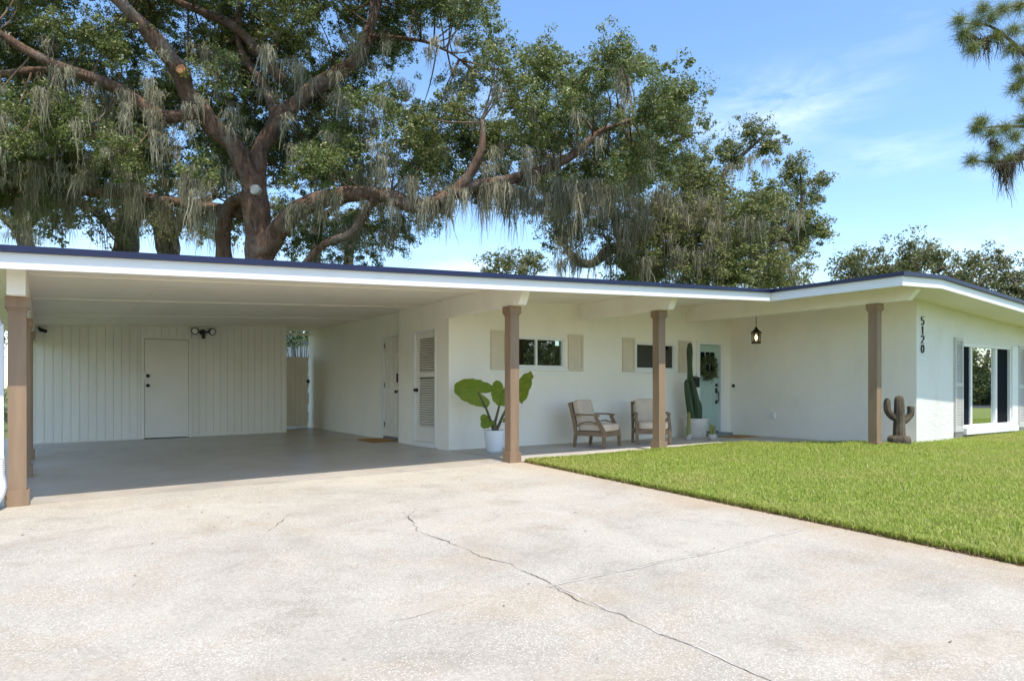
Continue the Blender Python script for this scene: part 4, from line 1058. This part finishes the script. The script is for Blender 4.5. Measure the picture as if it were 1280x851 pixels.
# moss of the main oak: along the limbs and below the clumps
ms = []
def moss_line(pts, n, sp, ln, cnt, drop=0):
    sp *= .55; cnt = int(cnt*.75)
    for k in range(n):
        f = random.random()*(len(pts)-1); i = int(f); a, b_ = pts[i], pts[i+1]; f -= i
        c = P(a[0]+(b_[0]-a[0])*f+random.gauss(0, 5), a[1]+(b_[1]-a[1])*f+random.gauss(0, 4)+drop, D1+(a[2]+(b_[2]-a[2])*f)+random.gauss(0, .5))
        ms.append((c, int(cnt*random.uniform(.5, 1.4)), sp*random.uniform(.6, 1.3), ln*random.uniform(.5, 1.35)))
moss_line([(200, 150, -1), (150, 120, -2), (60, 80, -2.5)], 10, .22, 1.3, 26)
moss_line([(265, 262, 1), (140, 245, 2), (-20, 240, 2.8)], 58, .22, 1.8, 26)
for k in range(46):
    px, py = random.uniform(-30, 300), random.uniform(110, 238)
    if math.hypot(px-270, py-160) > 45: ms.append((P(px, py, D1+random.uniform(-4.2, 1)), int(random.uniform(14, 34)), random.uniform(.09, .2), random.uniform(.7, 2.1)))
moss_line([(20, 205, -1), (110, 200, -1), (200, 205, -1), (260, 225, -1)], 16, .3, 1.6, 26)
moss_line([(360, 262, -1.2), (430, 243, -1.8), (520, 254, -2.6), (580, 235, -3)], 34, .2, 1.2, 26)
moss_line([(590, 212, -2.8), (650, 205, -2), (740, 175, -1.6)], 10, .2, 1.0, 24)
moss_line([(420, 285, 1), (480, 290, 1), (540, 270, 0)], 18, .24, 1.2, 24)
moss_line([(500, 225, -2), (590, 235, -2), (680, 232, -1.5), (750, 225, -1)], 50, .26, 1.5, 26)
moss_line([(620, 255, -1), (680, 250, -1), (740, 235, -1), (800, 220, -1)], 34, .26, 1.5, 24)
moss_line([(340, 60, -2), (420, 110, -1.5), (480, 140, 0), (420, 180, 0), (360, 180, 1)], 34, .22, 1.3, 22)
moss_line([(300, 60, 1), (250, 60, 1), (280, 90, 1)], 14, .2, 1.2, 22)
moss_line([(420, 215, 1), (470, 205, 0), (500, 190, 0)], 14, .2, 1.4, 22)
for k in range(150):
    px, py = random.uniform(-60, 820), random.uniform(40, 230)
    if inpoly(px, py, poly1): ms.append((P(px, py, D1+random.uniform(-4.2, 1)), 18, .13, random.uniform(.5, 1.1)))
oak = crown_tree('live_oak', 'huge reddish-trunked live oak draped in moss rising behind the carport', lm, bl, ms, 'oak_leaf', .085, 46, P(326, 528, D1), clusters=46, crad=.21, twig=.03)
bm = B(); c = P(319, 237, D1-.46); n_ = Vector((-AX[0], -AX[1], .1)).normalized(); tube(bm, [c-n_*.1, c+n_*.04, c+n_*.05], [.2, .17, .15], 14, 1, None, .2); obj('branch_scar', bm, 'scar', oak) if False else bm.free()
M['scar'] = surf('cut_wood', (.52, .48, .42), .9, .15, 8)
M['scar2'] = surf('fresh_cut_wood', (.45, .2, .09), .9, .2, 8)
for (px, py, dd, r, mm) in ((319, 237, -.40, .17, 'scar'), (226, 87, -1.66, .15, 'scar2')):
    bm = B(); c = P(px, py, D1+dd); tube(bm, [c-n_*.15, c+n_*.03, c+n_*.045], [r*1.1, r, r*.8], 14, 1, None, .2); obj('branch_scar', bm, mm, oak)

# second oak to the right, behind the porch
D2 = 31.0; lm = []
def lb2(pts, rad): lm.append(([P(a, b_, D2+dd) for a, b_, dd in pts], rad))
lb2([(800, 530, 0), (800, 420, 0), (795, 345, 0), (770, 310, .3), (740, 330, .8), (715, 320, 1), (700, 290, 1.2)], [.5, .42, .36, .26, .2, .17, .12])
lb2([(800, 380, 0), (830, 320, 0), (860, 280, 0), (900, 250, .3), (905, 215, .5), (935, 188, .7), (960, 165, .8)], [.34, .28, .22, .17, .12, .08, .04])
lb2([(800, 350, 0), (770, 280, .5), (760, 230, 1), (755, 190, 1)], [.3, .2, .14, .08])
lb2([(840, 330, 0), (920, 320, -.5), (970, 300, -.5), (1000, 260, -.5), (1000, 215, -.5)], [.2, .15, .11, .07, .03])
poly2 = [(690, 262), (715, 215), (760, 225), (800, 200), (835, 192), (872, 210), (905, 222), (930, 240), (975, 232), (1000, 262), (998, 300), (985, 335), (990, 365), (900, 372), (820, 372), (760, 350), (700, 330)]
bl2 = blobs_from(poly2, [(705, 330, 30, 22), (885, 195, 8, 18), (748, 318, 12, 14), (935, 222, 16, 8)], 28, D2, 3.5, .95, 1.0, 9, 2)
for px, py, dd, R in ((915, 180, .6, .6), (935, 168, .6, .75), (955, 185, .6, .65), (905, 195, .6, .5), (945, 158, .6, .55), (965, 178, .6, .5), (922, 200, .6, .4), (985, 215, -.4, .6), (1005, 225, -.5, .65), (985, 245, -.4, .5), (1012, 250, -.4, .5), (1020, 285, -.4, .5), (1030, 292, -.4, .4), (1005, 275, -.4, .5), (1000, 310, -.5, .5), (1025, 225, -.5, .35), (995, 205, -.5, .4)):
    bl2.append((P(px, py, D2+dd), R, .6))
ms2 = []
for k in range(150):
    px, py = random.uniform(690, 900), random.uniform(235, 330)
    ms2.append((P(px, py, D2+random.uniform(-4.6, 0)), 20, .2, random.uniform(.8, 2.1)))
for k in range(60):
    px, py = random.uniform(860, 1000), random.uniform(240, 340); ms2.append((P(px, py, D2+random.uniform(-4.2, 0)), 18, .2, random.uniform(.6, 1.6)))
for px, py, ln in ((938, 195, 1.5), (925, 205, 1.0), (957, 200, .9), (912, 205, 1.2), (1007, 240, 1.2), (1003, 265, 1.6), (1000, 285, 1.7), (1010, 262, 1.0), (990, 255, 1)): ms2.append((P(px, py, D2-.2), 22, .14, ln))
crown_tree('live_oak', 'broad olive-green live oak behind the porch roof, thin branches at its top right', lm, bl2, ms2, 'oak_leaf2', .105, 40, P(800, 524, D2), clusters=46, crad=.26, twig=.035, bark_m='bark2')

# mossy trees further back on the left, seen below the big oak's limbs
def back_tree(px, d, r, crown, label, seed, leafm='oak_leaf2'):
    random.seed(seed)
    b0 = P(px, HY+F*1.15/d, d)
    limbs = [([b0, P(px+random.uniform(-4, 4), 400, d), P(px+random.uniform(-5, 5), 310, d), P(px+random.uniform(-12, 12), 262, d)], [r*1.3, r*1.05, r, r*.8]), ([P(px, 300, d), P(px-30, 268, d+.5), P(px-60, 255, d+1)], [r*.6, r*.45, r*.25]), ([P(px, 290, d), P(px+25, 262, d-.5), P(px+55, 245, d-1)], [r*.6, r*.45, r*.25])]
    bl = blobs_from(crown, [], 34, d, 3, 1.2, .9, seed, 1)
    ms = []
    for c, R, dn in bl:
        if random.random() < .8: ms.append((c-Vector((0, 0, R*.3)), 22, .4, random.uniform(.8, 2.2)))
    ms += [(P(px+random.gauss(0, 8), random.uniform(262, 300), d-r), 20, .3, random.uniform(.8, 1.8)) for k in range(10)]
    return crown_tree('mossy_oak', label, limbs, bl, ms, leafm, .15, 30, b0, 'mossy oaks further back', clusters=30, crad=.34, bark_m='bark2')
back_tree(155, 34, .55, [(-60, 150), (90, 170), (170, 175), (215, 225), (205, 300), (170, 300), (150, 270), (130, 302), (70, 300), (50, 280), (-60, 290)], 'mossy oak whose shaggy trunk stands left of its twin below the long limb', 21)
back_tree(214, 37, .60, [(150, 190), (300, 180), (330, 235), (285, 300), (232, 302), (225, 270), (195, 300), (175, 280)], 'mossy oak with a bare trunk between the shaggy trunk and the big oak', 22)
back_tree(432, 40, .3, [(395, 190), (540, 190), (560, 235), (510, 262), (470, 300), (410, 310)], 'mossy oak filling the gap under the big oak low right limb', 23)
back_tree(30, 40, .4, [(-80, 200), (60, 235), (95, 272), (70, 298), (-40, 300), (-80, 290)], 'mossy oak at the far left edge low over the roof', 24)
back_tree(390, 36, .3, [(335, 235), (400, 270), (430, 310), (380, 318), (340, 290)], 'small mossy oak close right of the big trunk, low over the roof', 25)

# far tree tops over the roof
def far_tree(px, d, crown, label, seed, step=14, dens=1.0):
    random.seed(seed); b0 = P(px, HY+F*1.2/d, d)
    top = min(c[1] for c in crown)
    limbs = [([b0, P(px+2, 420, d), P(px-2, 370, d), P(px+3, top+25, d)], [.35, .28, .2, .05]), ([P(px, 375, d), P(px-25, 345, d+1), P(px-45, 335, d+1)], [.12, .08, .03]), ([P(px, 370, d), P(px+25, 340, d-1), P(px+40, 325, d-1)], [.12, .08, .03])]
    bl = blobs_from(crown, [], step, d, 3, 1.15, dens, seed, 1)
    return crown_tree('far_tree', label, limbs, bl, [], 'far_leaf', .26, 30, b0, 'trees far behind the roof', clusters=15, crad=.6, bark_m='bark2')
far_tree(1085, 62, [(1038, 345), (1045, 325), (1085, 316), (1112, 322), (1120, 360), (1040, 365)], 'far olive tree just left of the roof peak, lower of two', 31)
far_tree(1145, 60, [(1112, 330), (1122, 304), (1150, 297), (1168, 305), (1175, 335), (1168, 360), (1115, 360)], 'far olive tree directly above the roof peak', 32)
far_tree(1215, 62, [(1182, 340), (1190, 318), (1215, 312), (1245, 316), (1258, 345), (1262, 380), (1185, 375)], 'far round-topped olive tree right of the roof peak', 33)
far_tree(1285, 60, [(1255, 362), (1275, 342), (1310, 335), (1340, 370), (1340, 400), (1255, 395)], 'far olive tree cut by the right edge of the photo', 34)
far_tree(646, 66, [(618, 330), (630, 318), (648, 314), (668, 322), (676, 340), (615, 343)], 'far round-headed tree alone in the sky gap above the porch roof', 35, 12)

# pine reaching in at the top right
random.seed(51)
t = thing('pine_tree', 'longleaf pine with needle tufts and hanging moss at the upper right', 'tree', P(1400, 528, 21))
bm = B(); DP = 21.0
tube(bm, [P(1402, 530, DP), P(1398, 300, DP), P(1392, 60, DP), P(1388, -150, DP)], [.3, .26, .22, .15], 12, 5, None, .2)
br = [[(1394, 110, 0), (1340, 95, -.3), (1290, 75, -.6), (1262, 50, -.8), (1235, 32, -.9), (1205, 30, -1)], [(1396, 210, 0), (1340, 170, -.4), (1295, 160, -.6), (1258, 158, -.7), (1228, 160, -.8)], [(1340, 172, -.4), (1295, 195, -.6), (1262, 200, -.7), (1238, 203, -.7), (1215, 200, -.7)], [(1390, 40, 0), (1330, 15, -.4), (1285, 5, -.7), (1255, 12, -.9)]]
tips = []
for b_ in br:
    pp = [P(x, y, DP+dd) for x, y, dd in b_]; tube(bm, pp, [.09-.075*i/(len(pp)-1) for i in range(len(pp))], 8, 5)
obj('trunk', bm, 'bark2', t, True)
tuft = [(1205, 42, -1), (1200, 25, -1), (1222, 30, -.9), (1240, 22, -.9), (1216, 60, -1), (1246, 45, -.9), (1255, 12, -.9), (1275, 8, -.7), (1268, 38, -.8), (1285, 60, -.6), (1280, 100, -.6), (1270, 110, -.6), (1285, 125, -.6), (1275, 85, -.6), (1228, 152, -.8), (1240, 165, -.8), (1222, 160, -.8), (1258, 160, -.7), (1270, 170, -.7), (1280, 150, -.6), (1216, 200, -.7), (1240, 200, -.7), (1248, 185, -.7), (1262, 198, -.7), (1285, 185, -.6), (1230, 10, -1), (1290, 30, -.7), (1265, 60, -.8)]
V = []
for px, py, dd in tuft:
    c = np.array(P(px, py, DP+dd)); n = 380
    d = rng.standard_normal((n, 3))+np.array([-.35*RT[0], -.35*RT[1], .1]); d /= np.linalg.norm(d, axis=1)[:, None]
    L = (.22+.16*rng.random(n))[:, None]; s_ = np.cross(d, rng.standard_normal((n, 3))); s_ /= np.linalg.norm(s_, axis=1)[:, None]; s_ *= .0045
    b0 = c+rng.standard_normal((n, 3))*.07; dr = np.zeros((n, 3)); dr[:, 2] = -.06
    V.append(np.stack([b0-s_, b0+s_, b0+d*L+dr+s_*.4, b0+d*L+dr-s_*.4], 1))
V = np.concatenate(V); i = np.arange(len(V))*4
link('needles', np_mesh('needles', V.reshape(-1, 3), np.stack([i, i+1, i+2, i+3], 1)), 'needle', t)
mo = Moss()
for px, py, ln, n in ((1215, 45, 1.0, 40), (1232, 48, .9, 40), (1205, 45, .8, 30), (1250, 40, .9, 30), (1255, 205, 1.25, 60), (1262, 205, 1.2, 50), (1248, 205, .9, 30), (1275, 190, .8, 30), (1240, 175, .6, 25), (1272, 60, .7, 25), (1222, 50, .9, 30)):
    mo.clump(P(px, py, DP-.8), n, .11, ln, .012)
link('moss', mo.mesh('moss'), 'moss_dark', t)

# trees on the far side of the road: what the window panes mirror
random.seed(61)
b0 = Vector((36, -30, -1.9))
limbs = [([b0, b0+Vector((.1, 0, 2)), b0+Vector((-.2, .2, 4)), b0+Vector((.3, 0, 7))], [.45, .36, .3, .12]), ([b0+Vector((0, 0, 3)), b0+Vector((2, .5, 5)), b0+Vector((3.2, .6, 6))], [.2, .15, .06]), ([b0+Vector((0, 0, 3.2)), b0+Vector((-2, -.5, 5)), b0+Vector((-3, -.8, 6.2))], [.2, .15, .06])]
bl = []
for k in range(46):
    a = random.random()*2*PI; r_ = 4.2*math.sqrt(random.random()); bl.append((b0+Vector((r_*math.cos(a), r_*math.sin(a), 2.2+5.8*random.random()*(1-.35*(r_/4.2)**2))), random.uniform(.8, 1.4), 1))
shade = crown_tree('shade_tree', 'leafy shade tree across the road, mirrored in the windows', limbs, bl, [], 'oak_leaf2', .24, 36, b0, 'shade trees across the road', clusters=16, crad=.6, bark_m='bark2')
for x, y, rz, s in ((27, -33, 1, 1.1), (45, -32, 2, 1.2), (19, -36, 3, 1), (8, -38, 4, 1.1), (62, -20, 2.3, .9), (68, -14, .7, 1.0), (74, -9, 4, 1.0), (66, -8, 1.5, .8), (72, -18, 5.2, 1.15), (80, -14, 3, 1.2), (56, -28, 1.2, 1)):
    dup(shade, (x, y, -1.95), rz, None, (s, s, s))

# what shows through the gap above the gate: neighbour's white shed, a bush
t = thing('neighbour_shed', 'small white shed with a pale roof seen over the tan gate', 'shed', (10.3, 33, -1.2))
bm = B(); box(bm, 8.4, 13.5, 33, 36, -1.25, 2.05); obj('wall', bm, 'vinyl', t)
bm = B(); prism(bm, [(32.7, 2.05), (36.3, 2.05), (34.5, 2.6)], 'x', 8.2, 13.7); obj('roof', bm, 'shutter_grey', t)
def shrub(x, y, z, w, h, label, seed, leafm='oak_leaf', low=.3):
    random.seed(seed); t = thing('shrub', label, 'shrub', (x, y, z))
    bm = B(); L = Leaves()
    for k in range(26):
        a = random.random()*2*PI; r_ = w*math.sqrt(random.random()); c = Vector((x+r_*math.cos(a), y+r_*math.sin(a), z+low+(h-low)*random.random()*(1-.4*(r_/w)**2)))
        tube(bm, [Vector((x, y, z)), Vector((x, y, z)).lerp(c, .5), c], [.03, .02, .006], 5, 3); L.cluster(c, .34, 90, .1)
    obj('stems', bm, 'bark2', t, True); link('foliage', L.mesh('foliage'), leafm, t)
shrub(7.2, 23.5, -1.2, 1.1, 3.7, 'small leafy tree behind the tan gate', 71, 'oak_leaf', 2.7)
shrub(-1.9, 24, -1.2, 1.6, 3.4, 'tall green shrub beyond the left side of the carport', 72)

# ---------------------------------------------------------------- lift everything so that the paving is near z = 0
LIFT = 1.1
for o in list(SC.objects):
    if o.parent is None: o.location.z += LIFT

# ---------------------------------------------------------------- camera, sun, sky
cam = bpy.data.cameras.new('camera'); co = bpy.data.objects.new('camera', cam); COL.objects.link(co)
co.location = (0, 0, LIFT); co.rotation_euler = (PI/2, 0, -YAW)
cam.sensor_fit = 'HORIZONTAL'; cam.sensor_width = 36; cam.lens = 36*F/1280; cam.shift_y = (HY-425.5)/1280
cam.clip_start = .05; cam.clip_end = 3000
SC.camera = co
SUN = Vector((-.10, -1, 2.1)).normalized()
sl = bpy.data.lights.new('sun', 'SUN'); sl.energy = 2.6; sl.angle = math.radians(.55); sl.color = (1, .935, .83)
so = bpy.data.objects.new('sun', sl); COL.objects.link(so); so.rotation_euler = (-SUN).to_track_quat('-Z', 'Y').to_euler(); so.location = (0, -10, 30)
w = bpy.data.worlds.new('World'); SC.world = w; w.use_nodes = True; nt = w.node_tree
for n in list(nt.nodes): nt.nodes.remove(n)
out = nt.nodes.new('ShaderNodeOutputWorld')
sky = nt.nodes.new('ShaderNodeTexSky'); sky.sky_type = 'NISHITA'; sky.sun_disc = False
sky.sun_elevation = math.asin(SUN.z); sky.sun_rotation = math.atan2(SUN.x, SUN.y)
sky.air_density = 1.0; sky.dust_density = .6; sky.ozone_density = 1.6; sky.altitude = 0
bg = nt.nodes.new('ShaderNodeBackground'); bg.inputs[1].default_value = .15
hs = nd(nt, 'ShaderNodeHueSaturation', Saturation=1.12, Value=.95); nt.links.new(sky.outputs[0], hs.inputs['Color']); nt.links.new(hs.outputs[0], bg.inputs[0])
tc = nt.nodes.new('ShaderNodeTexCoord')
mp = nt.nodes.new('ShaderNodeMapping'); mp.inputs['Scale'].default_value = (2.2, 2.2, 6.5); nt.links.new(tc.outputs['Generated'], mp.inputs[0])
n1 = noise(nt, mp.outputs[0], 1.35, 8, .58, .35)
r1 = ramp(nt, [(.54, 0.0), (.8, .14)], n1)
# puffy low clouds near the horizon
mp2 = nt.nodes.new('ShaderNodeMapping'); mp2.inputs['Scale'].default_value = (5, 5, 11); nt.links.new(tc.outputs['Generated'], mp2.inputs[0])
n2 = noise(nt, mp2.outputs[0], 1.6, 8, .55)
r2 = ramp(nt, [(.5, 0.0), (.68, .5)], n2)
sx3 = nt.nodes.new('ShaderNodeSeparateXYZ'); nt.links.new(tc.outputs['Generated'], sx3.inputs[0])
band = ramp(nt, [(.0, 1.0), (.12, .8), (.21, 0.0)], sx3.outputs[2])
mm = nd(nt, 'ShaderNodeMath', operation='MULTIPLY'); nt.links.new(r2.outputs[0], mm.inputs[0]); nt.links.new(band.outputs[0], mm.inputs[1])
mx_ = nd(nt, 'ShaderNodeMath', operation='MAXIMUM'); nt.links.new(r1.outputs[0], mx_.inputs[0]); nt.links.new(mm.outputs[0], mx_.inputs[1])
mpw = nt.nodes.new('ShaderNodeMapping'); mpw.inputs['Scale'].default_value = (3, 3, 9); nt.links.new(tc.outputs['Generated'], mpw.inputs[0])
nw = ramp(nt, [(.40, 0.0), (.70, 1.0)], noise(nt, mpw.outputs[0], 2.2, 8, .6, .4)).outputs[0]
acc = mx_.outputs[0]
for az_, el_, rad_, amt_ in ((.97, .36, .18, .36), (1.10, .29, .12, .3), (1.22, .13, .24, .4), (.53, .155, .10, .8), (1.3, .05, .3, .4)):
    dv = (math.sin(az_)*math.cos(el_), math.cos(az_)*math.cos(el_), math.sin(el_))
    sb = nd(nt, 'ShaderNodeVectorMath', operation='SUBTRACT'); nt.links.new(tc.outputs['Generated'], sb.inputs[0]); sb.inputs[1].default_value = dv
    sc_ = nd(nt, 'ShaderNodeVectorMath', operation='MULTIPLY'); nt.links.new(sb.outputs[0], sc_.inputs[0]); sc_.inputs[1].default_value = (1, 1, 2.6)
    ln_ = nd(nt, 'ShaderNodeVectorMath', operation='LENGTH'); nt.links.new(sc_.outputs[0], ln_.inputs[0])
    fl = ramp(nt, [(0, amt_), (rad_, 0.0)], ln_.outputs['Value']); fl.color_ramp.interpolation = 'EASE'
    pr = nd(nt, 'ShaderNodeMath', operation='MULTIPLY'); nt.links.new(fl.outputs[0], pr.inputs[0]); nt.links.new(nw, pr.inputs[1])
    mxx = nd(nt, 'ShaderNodeMath', operation='MAXIMUM'); nt.links.new(acc, mxx.inputs[0]); nt.links.new(pr.outputs[0], mxx.inputs[1]); acc = mxx.outputs[0]
bg2 = nt.nodes.new('ShaderNodeBackground'); bg2.inputs[0].default_value = (.93, .96, 1, 1); bg2.inputs[1].default_value = 1.0
ms_ = nt.nodes.new('ShaderNodeMixShader'); nt.links.new(acc, ms_.inputs[0]); nt.links.new(bg.outputs[0], ms_.inputs[1]); nt.links.new(bg2.outputs[0], ms_.inputs[2])
nt.links.new(ms_.outputs[0], out.inputs[0])
vs = SC.view_settings; vs.view_transform = 'Standard'; vs.look = 'None'; vs.exposure = 1.09; vs.gamma = 1; vs.use_curve_mapping = False
cy = SC.cycles; cy.max_bounces = 12; cy.diffuse_bounces = 7; cy.transparent_max_bounces = 12; cy.use_denoising = True
cy.sample_clamp_indirect = 8
